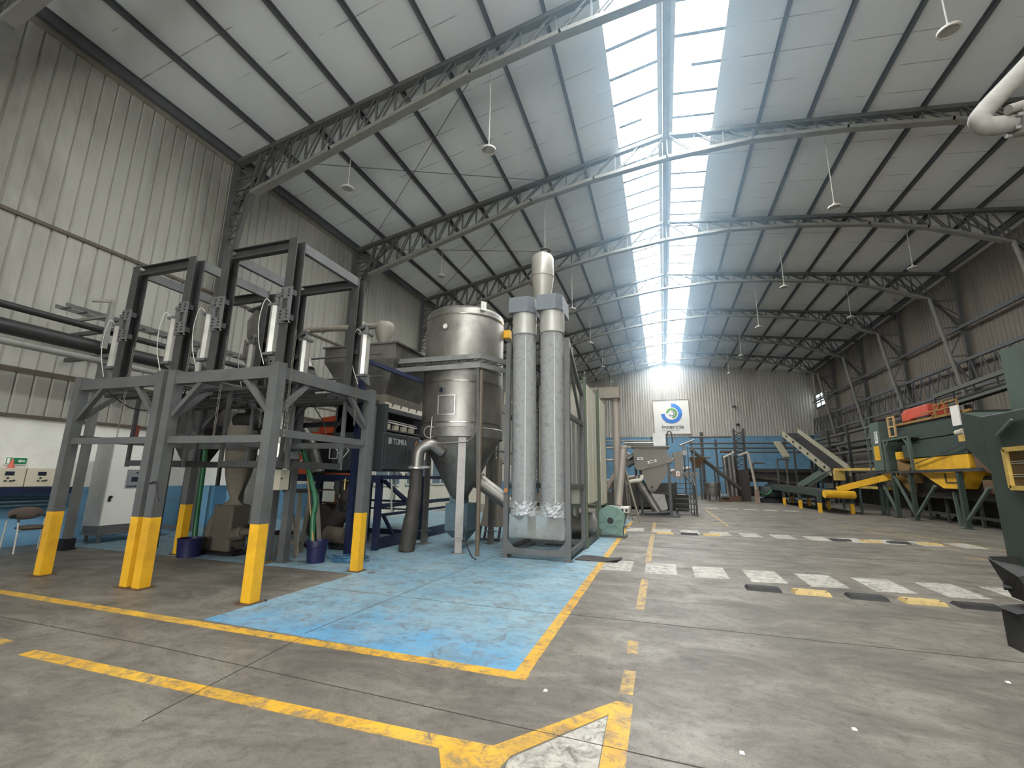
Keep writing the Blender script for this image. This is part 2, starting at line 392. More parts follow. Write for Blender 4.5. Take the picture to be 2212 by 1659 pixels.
def ceil_mat():
    m, nt, bs = nodes('pale_roof_sheet'); co = coord(nt, world=True)
    sep = nt.nodes.new('ShaderNodeSeparateXYZ'); nt.links.new(co, sep.inputs[0])
    mu = nt.nodes.new('ShaderNodeMath'); mu.operation = 'MULTIPLY'; mu.inputs[1].default_value = 1/1.07; nt.links.new(sep.outputs[1], mu.inputs[0])
    fr = nt.nodes.new('ShaderNodeMath'); fr.operation = 'FRACT'; nt.links.new(mu.outputs[0], fr.inputs[0])
    line = ramp(nt, fr.outputs[0], .022, .03, 1, 0)
    gate = ramp(nt, noise(nt, coord(nt, world=True, scale=(.6,.9,1)), 1.3, 2), .47, .56)
    g = nt.nodes.new('ShaderNodeMath'); g.operation = 'MULTIPLY'; nt.links.new(line, g.inputs[0]); nt.links.new(gate, g.inputs[1])
    k = nt.nodes.new('ShaderNodeMath'); k.operation = 'MULTIPLY'; nt.links.new(g.outputs[0], k.inputs[0]); k.inputs[1].default_value = .6
    base = mixc(nt, ramp(nt, noise(nt, co, .6, 5), .3, .7), lin((222,224,222)), lin((232,233,230)))
    nt.links.new(mixc(nt, k.outputs[0], base, lin((70,66,60))), bs.inputs['Base Color']); bs.inputs['Roughness'].default_value = .6
    return m
CEIL = ceil_mat()
def slab(x0, x1, z0, z1, y0=YB, y1=YF, t=.1):
    return MB().prism([(x0,y0,z0),(x1,y0,z1),(x1,y1,z1),(x0,y1,z0)], (0,0,t))
SKL, SKR = -1.02, 2.28
cl = slab(XL-.15, SKL, zroof(XL-.15), zroof(SKL)); cl2 = slab(SKR, XR+.15, zroof(SKR), zroof(XR+.15))
cl.add(cl2.v, cl2.f)
for u0, u1 in ((SKL,RX),(RX,SKR)):
    c3 = slab(u0, u1, zroof(u0), zroof(u1), y0=YF-.7); cl.add(c3.v, c3.f)
struct('ceiling', cl, CEIL)
SKY = emit('daylit_skylight_sheet', (.93,.97,1.0), SKYE)
RL, RR = RX-.26, RX+.26
w1 = struct('window_1', slab(SKL, RL, zroof(SKL)+.03, zroof(RL)+.03, y1=YF-.7, t=.02), SKY)
w2 = struct('window_2', slab(RR, SKR, zroof(RR)+.03, zroof(SKR)+.03, y1=YF-.7, t=.02), SKY)
for wnd, x0, x1, off in ((w1,SKL,RL,0.),(w2,RR,SKR,.4)):
    b = MB(); y = YB+off
    while y < YF-.9:
        a, c = (x0, x1) if random.random() < .7 else ((x0+.1, x0+.9) if random.random() < .5 else (x0+.5, x1))
        b.bar((a,y,zroof(a)), (c,y-.0,zroof(c)), .11, .02); y += 1.07
    struct('lap_seam', b, STEEL, parent=wnd)
b = MB(); b.prism([(RL,YB,zroof(RL)),(RX,YB,RZ+.03),(RR,YB,zroof(RR)),(RX,YB,RZ+.1)], (0,YF-YB,0))
rs = struct('trim_2', b, STEELL)
# window high in the far corner of the side wall
b = MB(); b.box(XR-.05, XR-.04, 49.2, 51.9, 8.8, 10.1); w3 = struct('window_3', b, emit('daylit_side_window', (.85,.93,1.0), 1.6))
b = MB()
for z in (8.8, 9.25, 9.7, 10.1): b.box(XR-.14, XR-.06, 49.1, 52.0, z-.05, z+.05)
for y in (49.2, 50.5, 51.9): b.box(XR-.14, XR-.06, y-.05, y+.05, 8.8, 10.1)
struct('window_frame', b, DARK, parent=w3)

ORD = ['first','second','third','fourth','fifth','sixth','seventh','eighth','ninth','tenth','eleventh','twelfth']
# ------------------------------------------------------------------ roof steel
b = MB(); b.box(RX-.11, RX+.11, YB, YF-.1, RZ-.42, RZ-.06)
solo('ridge_beam', b, STEELL, 'grey ridge beam running along the middle of the skylight', 'beam')
PX_L = [-12.7,-11.35,-9.85,-8.4,-6.9,-5.4,-3.88,-2.45]; PX_R = [3.78,5.3,6.85,8.4,9.85,11.35,12.85,14.4]
for side, P in (('sign left', PX_L[::-1]), ('right', PX_R)):
    for i, x in enumerate(P):
        z = zroof(x); b = MB(); s = 1 if x < 0 else -1
        h = .3 if i == 7 else .17
        b.chan((x,YB,z-h/2-.015), (x,YF-.1,z-h/2-.015), h, .08, .012, (s,0,.0))
        sl = 'roof slope over the bag frames' if x < 0 else 'roof slope over the green machines'
        nm = f'dark roof purlin, {ORD[i]} down from the skylight on the {sl}' if i < 7 else f'deep dark eave purlin at the foot of the {sl}'
        solo('roof_purlin', b, DARK, nm, 'purlin', 'roof purlins', smooth=False)
LOW = [(-11.9,10.25),(-9,11.1),(-4.5,12.42),(-2,12.88),(.68,13.2),(3.5,13.28),(6.3,13.02),(9,12.6),(11,12.1),(13.3,11.15)]
def zlow(x):
    for (a,za),(c,zc) in zip(LOW, LOW[1:]):
        if a <= x <= c: return za+(zc-za)*(x-a)/(c-a)
TOP = [(XL+.1,zroof(XL+.1)-.24),(RX,RZ-.24),(XR-.2,zroof(XR-.2)-.24)]
def ztop(x): return zroof(x)-.24
def make_truss(n, Y):
    lab = f'grey lattice roof truss, {ORD[7-n]} one out from the wall with the round logo'
    t = thing('roof_truss', lab, 'truss', (RX,Y,11), 'roof trusses')
    a = MB()
    for (x0,z0),(x1,z1) in zip(TOP, TOP[1:]): a.bar((x0,Y,z0),(x1,Y,z1), .2, .14, (0,0,1))
    part('top_chord', a, STEEL, t, smooth=False)
    a = MB()
    for (x0,z0),(x1,z1) in zip(LOW, LOW[1:]):
        d = V((x1-x0,0,z1-z0)).normalized()*.03; a.bar((x0-d.x,Y,z0-d.z),(x1+d.x,Y,z1+d.z), .24, .12, (0,0,1))
    part('bottom_chord', a, STEELL, t, smooth=False)
    a = MB(); xs = []
    x = -11.85
    while x < 13.3: xs.append(x); x += .62 if x < -7 or x > 9 else .95
    for i, x in enumerate(xs):
        a.bar((x,Y,zlow(x)),(x,Y,ztop(x)), .05, .05)
        if i < len(xs)-1:
            x2 = xs[i+1]
            A, B = ((x,zlow(x)),(x2,ztop(x2))) if x < RX-.6 else ((x,ztop(x)),(x2,zlow(x2)))
            for dy in (-.06,.06): a.bar((A[0],Y+dy,A[1]),(B[0],Y+dy,B[1]), .04, .04)
    part('web_lattice', a, STEEL, t, smooth=False)
    return t
def make_post(n, Y, left):
    s = 1 if left else -1
    nm = f'grey lattice wall post, {ORD[7-n]} one out from the logo wall along the ' + ('beige metal wall' if left else 'dark wall')
    xo = XL+.22 if left else XR-.2
    t = thing('lattice_post', nm, 'post', (xo,Y,0), 'lattice wall posts')
    a = MB(); a.bar((xo,Y,0),(xo,Y,ztop(xo)+.05), .18, .14, (0,1,0)); part('outer_chord', a, STEEL, t, smooth=False)
    if left: inner = [(-12.35,0),(-12.35,8.4),(-12.2,9.3),(-11.75,11.6)]
    else: inner = [(14.62,3.5),(14.3,6.2),(13.62,11.05),(13.2,11.2)]
    a = MB()
    if left:
        for (x0,z0),(x1,z1) in zip(inner, inner[1:]): a.bar((x0,Y,z0),(x1,Y,z1), .14, .1, (1,0,0))
        a.bar((-12.3,Y,9.1),(-11.9,Y,10.25), .16, .1, (1,0,0))
    else: a.path([(x,Y,z) for x,z in bez2(inner)], .085, 10)
    part('inner_chord', a, STEELL if not left else STEEL, t)
    a = MB(); zs = [0.4]
    while zs[-1] < 11: zs.append(zs[-1]+(.42 if left else 1.5))
    def xin(z):
        for (x0,z0),(x1,z1) in zip(inner, inner[1:]):
            if z0 <= z <= z1 and z1 > z0: return x0+(x1-x0)*(z-z0)/(z1-z0)
        return inner[0][0] if z < inner[0][1] else inner[-1][0]
    for i, z in enumerate(zs[:-1]):
        a.bar((xo,Y,z),(xin(z),Y,z), .05, .05)
        a.bar((xo,Y,zs[i+1] if i%2 else z),(xin(z if i%2 else zs[i+1]),Y,z if i%2 else zs[i+1]), .045, .045)
    # knee fan up to the truss
    for k in range(4):
        xb = (-11.6+k*.45) if left else (13.1-k*.5)
        a.bar((xo,Y,8.9+k*.35),(xb,Y,ztop(xb)), .05, .05)
    part('lacing', a, STEEL, t, smooth=False)
def bez2(p): return p
for n in range(8):
    Y = 3.75 if n == 0 else 3.4+6.1*n; make_truss(n, Y); make_post(n, Y, True)
    if n >= 2: make_post(n, Y, False)
# lattice girders along the dark wall
for k, (x, z0, z1, nm) in enumerate(((14.45,6.2,7.6,'lower lattice girder along the dark wall behind the green machines'),)):
    t = thing('lattice_girder', nm, 'girder', (x,35,z0)); a = MB(); a.bar((x,15,z1),(x,51.5,z1), .14, .16); part('top_chord', a, DARK, t, smooth=False)
    a = MB(); a.bar((x,15,z0),(x,51.5,z0), .14, .16); part('bottom_chord', a, DARK, t, smooth=False)
    a = MB(); y = 15
    while y < 51: a.bar((x,y,z0),(x,y+.45,z1), .05, .05); a.bar((x,y+.45,z1),(x,y+.9,z0), .05, .05); y += .9
    part('web_lattice', a, DARK, t, smooth=False)
for z, nm in ((9.35,'upper dark girt rail along the dark wall'),(4.6,'lower dark girt rail along the dark wall behind the pipes')):
    solo('girt_rail', MB().bar((14.6,14,z),(14.6,51.8,z), .1, .16), DARK, nm, 'rail', smooth=False)
# bracing rods under the roof
for i, (p, q, nm) in enumerate(((( -12,9.7),(-4,15.5),'thin bracing rod nearest the bag frames, rising from the wall to the far truss'),
        ((-4.2,9.7),(-12,15.5),'thin steel bracing rod crossing the first near the wall lamp'),((-12,15.8),(-4,21.6),'thin steel bracing rod one bay further along, towards the skylight'),
        ((-4.2,15.8),(-12,21.6),'thin steel bracing rod crossing one bay further along the wall'))):
    solo('bracing_rod', MB().tube((p[0],p[1],zroof(p[0])-.28),(q[0],q[1],zroof(q[0])-.28), .012, n=6), STEEL, nm, 'rod', 'roof bracing rods')
# ------------------------------------------------------------------ pendant lamps
def lamp_at(x, y, zb, r=.2):
    return (x, y, zb, r)
def make_lamp(x, y, zb, lab):
    t = thing('pendant_lamp', lab, 'lamp', (x,y,zb), 'pendant lamps')
    a = MB(); a.tube((x,y,zb+.16),(x,y,zroof(x)-.02), .016, n=6); part('suspension_rod', a, LAMPW, t)
    a = MB(); a.lathe([(.03,.2),(.05,.16),(.06,.12),(.17,.07),(.2,.05),(.2,0),(.165,0),(.165,.03)], (x,y,zb), n=24, caps=False); part('housing', a, LAMPW, t)
    a = MB(); a.lathe([(.0,.024),(.165,.022),(.165,.03),(0,.03)], (x,y,zb), n=24, caps=False); part('lens', a, LENS, t)
    return t
for x, y, z, lab in ((-4.2,10.2,10.5,'white pendant lamp nearest the skylight, first truss bay above the tank'),(-9.14,10.5,10.5,'white pendant lamp above the grey bag frames by the beige wall'),
    (-9.35,17.4,10.62,'white pendant lamp low over the tank top by the beige wall'),(-4.3,17.0,10.62,'white pendant lamp right above the grey cyclone'),
    (6.04,16.7,10.85,'white pendant lamp on the far side of the skylight, second from the pipe elbow'),(6.2,24.3,11.1,'white pendant lamp third from the pipe elbow in its row'),(6.02,29.9,10.85,'white pendant lamp fourth from the pipe elbow in its row'),
    (-4.38,23.5,10.75,'white pendant lamp beside the cyclone, next one beyond it'),(-4.38,30.3,10.75,'white pendant lamp second beyond the cyclone'),(6.17,37.6,11.05,'white pendant lamp fifth from the pipe elbow in its row'),
    (6.04,43.6,10.95,'white pendant lamp of the far row nearest the logo wall'),(6.05,10.05,10.75,'large-looking white pendant lamp nearest the pipe elbow'),(10.75,22.7,10.75,'white pendant lamp over the green machines, near one'),
    (10.56,29.1,10.75,'white pendant lamp over the green machines, farther one'),(-4.6,38.8,11.1,'white pendant lamp third beyond the cyclone'),(-4.6,45.5,11.1,'white pendant lamp nearest the logo wall on the tank side')):
    make_lamp(x, y, z, lab)

# ------------------------------------------------------------------ bag discharge frames
def chain_mb(b, p, L):
    x, y, z = p; k = 0; zz = z
    while zz > z-L:
        d = (.013,0) if k%2 else (0,.013); c = [(d[0],d[1],.0),(d[0],d[1],-.03),(-d[0],-d[1],-.03),(-d[0],-d[1],0)]
        b.path([(x+a,y+q,zz+e) for a,q,e in c], .004, 4, closed=True); zz -= .034; k += 1
    return b
CHAIN = mat('dull_chain_steel', lin((112,104,94)), .5, .5)
def station(x0, x1, ux0, ux1, lab, side):
    t = thing('bag_frame', lab, 'frame', ((x0+x1)/2, 5.8, 0), 'bag discharge frames')
    Y0, Y1, w = 4.75, 6.85, .075
    for x in (x0, x1):
        for y in (Y0, Y1):
            zy = .95 if y == Y0 or abs(x+7.1) > 1 else .02
            b = MB(); b.m = 1; b.box(x-w,x+w,y-w,y+w,.0,zy); b.m = 0; b.box(x-w,x+w,y-w,y+w,zy,3.1)
            b.m = 2; b.box(x-.12,x+.12,y-.12,y+.12,0,.014)
            part('leg', b, [FRAME,SAFETY,BROWN], t, 'grey square leg painted yellow at the foot', smooth=False)
    for p, q in (((x0,Y0),(x1,Y0)),((x0,Y1),(x1,Y1)),((x0,Y0),(x0,Y1)),((x1,Y0),(x1,Y1))):
        d = V((q[0]-p[0], q[1]-p[1], 0)).normalized()*w
        b = MB(); b.bar((p[0]+d.x,p[1]+d.y,2.97),(q[0]-d.x,q[1]-d.y,2.97), .1, .17); part('top_beam', b, FRAME, t, smooth=False)
        for s, e in ((p,1),(q,-1)):
            b = MB(); b.bar((s[0]+e*d.x,s[1]+e*d.y,2.42),(s[0]+e*d.x*7.5,s[1]+e*d.y*7.5,2.9), .07, .07); part('knee_brace', b, FRAME, t, smooth=False)
    for p, q, z in (((x0,Y0),(x1,Y0),2.05),((x1,Y0),(x1,Y1),2.14),((x0,Y0),(x0,Y1),2.1),((x0,Y1),(x1,Y1),2.1)):
        d = V((q[0]-p[0], q[1]-p[1], 0)).normalized()*w
        b = MB(); b.bar((p[0]+d.x,p[1]+d.y,z),(q[0]-d.x,q[1]-d.y,z), .06, .1); part('mid_rail', b, FRAME, t, smooth=False)
    uy0, uy1, zt = 4.86, 6.32, 5.03
    for y in (uy0-.0, uy1):
        b = MB(); b.box(x0+w,x1-w,y-.05,y+.05,3.02,3.09) if y > 6 else None
        if y > 6: part('cross_beam', b, FRAMED, t, smooth=False)
    for x in (ux0, ux1):
        for y in (uy0, uy1):
            b = MB(); b.chan((x-.08,y,3.06),(x-.08,y,zt), .17, .15, .014, (1,0,0)); part('mast', b, FRAMED, t, smooth=False)
            fy = -1 if y < 5.5 else 1
            b = MB(); zb = 3.72 if y < 5.5 else 3.62
            yp = y+fy*.095
            for (a0,a1,c0,c1) in ((-.1,-.045,-.03,.52),(.045,.1,-.03,.52),(-.045,.045,-.03,.18),(-.045,.045,.34,.52)): b.box(x+a0,x+a1,yp-.012,yp+.012,zb+c0,zb+c1)
            b.prism([(x+.09,yp-.012,zb),(x+.13,yp-.012,zb-.04),(x-.06,yp-.012,zb-.0)], (0,.024,0))
            pl = part('slide_plate', b, FRAME, t, smooth=False)
            for dz in (.02,.4): part('slide_block', MB().box(x-.09,x+.09,min(yp,y),max(yp,y),zb+dz,zb+dz+.08), FRAMED, pl, smooth=False)
            b = MB()
            for dz in (.05,.1,.15,.38,.43,.47):
                for dx in (-.055,.055): b.tube((x+dx,yp+fy*.01,zb+dz),(x+dx,yp+fy*.025,zb+dz), .011, n=6)
            part('slide_bolts', b, BLACK, pl, smooth=False)
            cx, cy = (x-.22, y-.02) if y < 5.5 or side == 0 else (x+.2, y+.06)
            b = MB(); b.tube((cx,cy,3.28),(cx,cy,3.98), .082, n=8); cyl = part('air_cylinder', b, ALU, t, 'bright square-backed air cylinder')
            b = MB(); b.box(cx-.1,cx+.1,cy-.08,cy+.08,3.24,3.28); b.prism([(cx-.08,cy-.01,3.24),(cx+.12,cy-.01,3.24),(cx+.15,cy-.01,3.08)], (0,.02,0)); part('cylinder_foot', b, FRAME, cyl, smooth=False)
            b = MB(); b.box(cx-.1,cx+.1,cy-.08,cy+.08,3.98,4.02)
            b.tube((cx,cy,4.02),(cx,cy,4.16), .03); b.bar((cx,cy,4.16),(x-.05,yp,4.1), .07, .05); b.sphere((cx,cy,4.17),.045,10,6)
            part('cylinder_mount', b, FRAME, cyl)
            if y < 5.5 or x == ux1:
                b = MB(); b.path(bez([(cx-.04,cy-.05,4.0),(cx-.13,cy-.1,4.08),(cx-.19,cy-.11,3.8),(cx-.16,cy-.1,3.45),(cx-.02,cy-.09,3.1)],6), .0055, 5); part('air_line', b, AIRL, cyl)
                b = MB(); chain_mb(b, (x+.13,y+.03,3.62), 1.5 if y < 5.5 else 1.2); part('chain', b, CHAIN, t, smooth=False)
    for p, q in (((ux0,uy0),(ux1,uy0)),((ux0,uy1),(ux1,uy1))):
        b = MB(); b.chan((p[0]+.075,p[1]+.01,zt-.09),(q[0]-.085,q[1]+.01,zt-.09), .17, .09, .014, (0,-1,0)); part('top_channel', b, FRAMED, t, smooth=False)
    for x in (ux0, ux1):
        b = MB(); b.chan((x+.06,uy0+.075,zt-.09),(x+.06,uy1-.075,zt-.09), .15, .07, .012, (-1,0,0)); part('top_channel', b, FRAME, t, smooth=False)
    # inner hanging frame that carries the bag
    hx0, hx1, hy0, hy1, hz = ux0-.1, ux1-.12, 5.25, 6.4, 1.72
    for p, q in (((hx0,hy0),(hx1,hy0)),((hx0,hy1),(hx1,hy1)),((hx0,hy0),(hx0,hy1)),((hx1,hy0),(hx1,hy1))):
        d = V((q[0]-p[0], q[1]-p[1], 0)).normalized()*.03
        b = MB(); b.bar((p[0]+d.x,p[1]+d.y,hz),(q[0]-d.x,q[1]-d.y,hz), .05, .09); part('hanging_bar', b, FRAMED, t, 'dark bar of the hanging inner frame', smooth=False)
    for x in (hx0,hx1):
        for y in (hy0,hy1):
            b = MB(); b.box(x-.03,x+.03,y-.02,y+.02,hz-.06,2.9); part('hanger', b, FRAME if x == hx1 else FRAMED, t, smooth=False)
            b = MB(); b.bar((x,y,2.92),(x,Y0+.05 if y < 6 else Y1-.05,2.92), .05, .05); part('hanger_bracket', b, FRAMED, t, smooth=False)
    # under-deck grating and pipe clutter below the top beams
    b = MB()
    for k in range(7): b.bar((x0+.1,Y0+.3+k*.26,2.84),(x1-.1,Y0+.3+k*.26,2.84), .04, .05)
    part('deck_bars', b, FRAMED, t, smooth=False)
    return t
stA = station(-9.15, -7.22, -8.42, -7.12+.02, 'grey bag discharge frame nearest the beige wall with chairs behind it', 0)
stB = station(-6.97, -5.0, -6.34, -5.04, 'grey bag discharge frame beside the blue painted floor, the taller one', 1)

# screw feeder standing over the frames (stainless box, lid, drum)
t = thing('screw_feeder', 'dull steel feed hopper with a sloping screw tube standing above the bag frames', 'hopper', (-7.7,7.1,3.1))
b = MB(); b.loft(rect(-8.35,-7.55,6.95,7.6,3.95), rect(-8.35,-7.55,6.95,7.6,4.38)); b.loft(rect(-8.1,-7.9,7.1,7.4,3.55), rect(-8.35,-7.55,6.95,7.6,3.95)); part('hopper_box', b, INOXD, t, smooth=False, bev=.01)
b = MB(); b.box(-8.4,-7.5,6.9,7.65,3.93,3.98); part('flange', b, INOXD, t, smooth=False)
b = MB(); b.tube((-7.55,7.25,4.85),(-6.85,7.2,3.65), .17, n=16); part('screw_tube', b, INOX, t)
b = MB(); b.prism([(-8.35,7.0,4.42),(-7.75,7.0,4.42),(-7.6,7.0,4.75),(-8.2,7.0,5.05),(-8.4,7.0,4.8)], (0,.45,0)); part('inlet_chute', b, INOX, t, smooth=False)
b = MB(); b.bar((-8.45,7.2,5.06),(-7.65,7.2,5.22), .4, .03); b.box(-8.2,-7.95,7.1,7.35,5.12,5.22); part('lid', b, INOXD, t, smooth=False)
b = MB(); b.tube((-7.75,7.2,3.52),(-6.75,7.2,3.55), .2, n=20); b.lathe([(.22,0),(.22,.04)], (-7.35,7.2,3.535), (1,0,.03), 20); part('drum', b, INOXD, t)
b = MB()
for x in (-7.9,-7.0): b.box(x-.03,x+.03,7.0,7.4,3.12,3.4)
part('saddle', b, FRAMED, t, smooth=False)
# platform that carries it
t = thing('feeder_platform', 'dark steel platform on posts behind the two bag frames under the feed hopper', 'platform', (-7.4,7.5,0))
b = MB(); b.box(-9.0,-5.6,6.98,8.0,3.04,3.12); part('deck', b, FRAMED, t, smooth=False)
for x, y in ((-6.72,7.0),(-9.0,7.9),(-5.7,7.9)):
    b = MB(); b.bar((x,y,0),(x,y,3.04), .14, .14, (0,1,0)); b.box(x-.14,x+.14,y-.12,y+.12,0,.015); part('leg', b, FRAME, t, smooth=False)
b = MB()
for x in (-9.0,-7.6,-6.2): b.tube((x,8.0,3.12),(x,8.0,4.15), .02, n=8)
for z in (3.65,4.15): b.tube((-9.0,8.0,z),(-5.6,8.0,z), .02, n=8)
part('guard_rail', b, FRAME, t)

# wall pipes, cable tray and their stand
t = thing('pipe_rack', 'dark pipe stand on the floor in front of the blue wall, behind the chair', 'stand', (-11.6,6.3,0))
b = MB(); b.bar((-11.62,6.32,0),(-11.62,6.32,4.1), .14, .12, (0,1,0)); part('post', b, STEEL, t, smooth=False)
b = MB(); b.bar((-11.5,6.4,3.2),(-11.5,6.4,4.4), .1, .1, (0,1,0)); b.bar((-12.9,6.3,4.05),(-11.3,6.3,4.05), .1, .08); b.bar((-12.9,6.3,4.65),(-11.4,6.3,4.65), .08, .08); part('bracket', b, STEEL, t, smooth=False)
b = MB(); b.box(-11.75,-11.5,6.2,6.44,0,.03); b.box(-11.72,-11.52,6.22,6.42,.03,.22); part('foot', b, BLACK, t, smooth=False)
BPIPE = mat('black_pipe_paint', lin((48,48,46)), .5, 0, .15, 3)
for x, z, r, m, lab in ((-11.6,4.62,.07,BPIPE,'thin dark pipe, top one of the wall pipes'),(-11.75,4.25,.15,BPIPE,'thick black pipe running along the wall behind the frames'),(-11.6,3.94,.07,STEELL,'thin grey pipe under the thick black pipe')):
    solo('wall_pipe', MB().tube((x,-2,z),(x,19.5,z), r, n=14), m, lab, 'pipe')
b = MB()
for x in (-12.25,-11.9): b.box(x-.012,x+.012,5.6,16,5.0,5.08)
y = 5.7
while y < 16: b.box(-12.25,-11.9,y-.02,y+.02,5.0,5.02); y += .3
solo('cable_tray', b, STEEL, 'ladder cable tray hung above the wall pipes', 'tray', smooth=False)
t = thing('tray_bracket', 'grey angled tray support arm above the dark wall pipes', 'bracket', (-12.4,6.2,4.2))
b = MB(); b.bar((-11.5,6.2,4.2),(-11.5,6.2,5.3), .09, .09); b.bar((-11.5,6.2,5.3),(-11.75,5.95,5.25), .06, .06); b.bar((-12.9,6.2,4.95),(-11.5,6.2,4.95), .06, .06); part('arm', b, STEELL, t, smooth=False)

# control cabinet (white) on a plinth
t = thing('control_cabinet', 'tall white control cabinet with a grey display panel between the yellow-footed legs', 'cabinet', (-12.28,7.6,0))
b = MB(); b.box(-12.55,-12.0,7.04,8.25,.36,2.21); part('body', b, mat('grey_cabinet_side', lin((150,150,144)), .5), t, smooth=False, bev=.008)
b = MB(); b.box(-12.0,-11.975,7.06,8.23,.38,2.19); d = part('door', b, WHITEP, t, smooth=False, bev=.006)
b = MB(); b.box(-11.975,-11.95,7.12,7.17,.9,1.0); b.lathe([(.03,0),(.03,.03)], (-11.975,7.16,1.0), (1,0,0), 12); part('lock', b, BLACK, d)
b = MB(); b.box(-11.975,-11.955,7.42,7.86,1.2,1.62); h = part('display_panel', b, mat('panel_grey', lin((128,130,130)), .5), d, smooth=False)
b = MB(); b.box(-11.956,-11.95,7.52,7.66,1.34,1.45)
for k in range(7): b.box(-11.956,-11.948,7.45+k*.055,7.485+k*.055,1.22,1.25)
b.tube((-11.956,7.75,1.55),(-11.935,7.75,1.55), .025); b.tube((-11.956,7.62,1.55),(-11.94,7.62,1.55), .018); part('screen', b, SCREEN, d, smooth=False)
b = MB(); b.box(-12.5,-11.98,7.04,8.25,.22,.36); part('plinth', b, mat('plinth_grey', lin((84,84,82)), .6), t, smooth=False)
b = MB()
for y in (7.1,8.2):
    b.box(-12.45,-12.4,y-.03,y+.03,0,.2); b.box(-12.03,-11.98,y-.03,y+.03,0,.2)
b.box(-12.5,-11.95,7.0,8.9,.17,.22); part('stand', b, FRAME, t, smooth=False)
# second pair of cabinets further back
for y0, x1, h, lab in ((9.3,-10.0,1.75,'pale cabinet with a white front edge seen between the bag frames and the dark post'),):
    t = thing('electrical_cabinet', lab, 'cabinet', (-10.4,y0+.3,0))
    b = MB(); b.box(-10.75,x1,y0,y0+.55,.3,h+.3); part('body', b, mat('pale_cabinet', lin((170,168,158)), .5), t, smooth=False)
    b = MB(); b.box(x1,x1+.02,y0+.02,y0+.53,.32,h+.28); part('door', b, WHITEP, t, smooth=False)
    b = MB(); b.box(-10.75,x1,y0,y0+.55,0,.28); part('plinth', b, FRAMED, t, smooth=False)
for y0, lab in ((5.55,'white wall control box nearest the chair'),(6.07,'white wall control box nearest the white cabinet')):
    t = thing('control_box', lab, 'control box', (-12.86,y0+.22,1.22))
    b = MB(); b.box(-12.97,-12.74,y0-.08,y0+.42,1.23,1.61); part('case', b, BEIGEB, t, smooth=False, bev=.005)
    b = MB(); b.box(-12.74,-12.73,y0+.1,y0+.24,1.46,1.54); part('screen', b, SCREEN, t, smooth=False)
    b = MB()
    for dy, dz in ((.15,.18),(.12,.12),(.2,.12),(.25,.13)): b.tube((-12.74,y0+dy,1.23+dz),(-12.71,y0+dy,1.23+dz), .016, n=8)
    part('knob', b, BLACK, t)
t = thing('pipe_bench', 'dark navy shelf of pipes under the two wall control boxes', 'shelf', (-12.8,5.5,.8))
b = MB(); b.box(-12.93,-12.6,3.5,6.75,1.08,1.22); part('top', b, NAVY, t, smooth=False)
b = MB()
for z in (1.0,.92,.84): b.tube((-12.75,3.5,z),(-12.75,6.7,z), .035, n=10)
part('pipe', b, mat('teal_pipe_paint', lin((46,70,78)), .5), t)
b = MB()
for y in (3.6,5.1,6.6): b.box(-12.93,-12.7,y-.03,y+.03,.78,1.08)
part('bracket', b, NAVY, t, smooth=False)
# exit sign
t = thing('exit_sign', 'small green exit sign with a white arrow on the white wall', 'sign', (-12.98,5.9,1.68))
b = MB(); b.box(-13.0+.002,-12.975,5.7,6.06,1.675,1.835); part('panel', b, SIGNW, t, smooth=False)
b = MB(); b.box(-12.975,-12.972,5.72,6.05,1.69,1.825); part('face', b, SIGNG, t, smooth=False)
b = MB(); x = -12.971
b.prism([(x,5.9,1.757),(x,5.95,1.79),(x,5.95,1.77),(x,6.02,1.77),(x,6.02,1.745),(x,5.95,1.745),(x,5.95,1.725)], (.002,0,0))
b.box(x,x+.002,5.735,5.78,1.7,1.815); b.box(x,x+.002,5.80,5.83,1.74,1.78); b.sphere((x,5.82,1.795),.012,8,6,(.2,1,1)); b.bar((x,5.815,1.74),(x,5.85,1.705),.012,.004); b.bar((x,5.815,1.74),(x,5.79,1.70),.012,.004); b.bar((x,5.82,1.77),(x,5.86,1.76),.01,.004)
part('pictogram', b, SIGNW, t, smooth=False)
t = thing('traffic_cone', 'small faded red cone standing on the wall control box under the exit sign', 'cone', (-12.86,5.77,1.612))
b = MB(); b.lathe([(.07,0),(.07,.012),(.05,.012),(.045,.03),(.012,.18),(0,.18)], (-12.86,5.77,1.612), n=20, caps=False); part('body', b, mat('faded_red', lin((206,96,78)), .6), t)
t = thing('traffic_cone', 'faded orange traffic cone on the floor by the pale cabinet', 'cone', (-9.9,8.7,0))
b = MB(); b.box(-10.05,-9.75,8.55,8.85,0,.03); part('base', b, BLACK, t, smooth=False)
b = MB(); b.lathe([(.12,.03),(.1,.06),(.02,.6),(0,.6)], (-9.9,8.7,0), n=20, caps=False); part('body', b, mat('faded_red', lin((206,96,78)), .6), t)
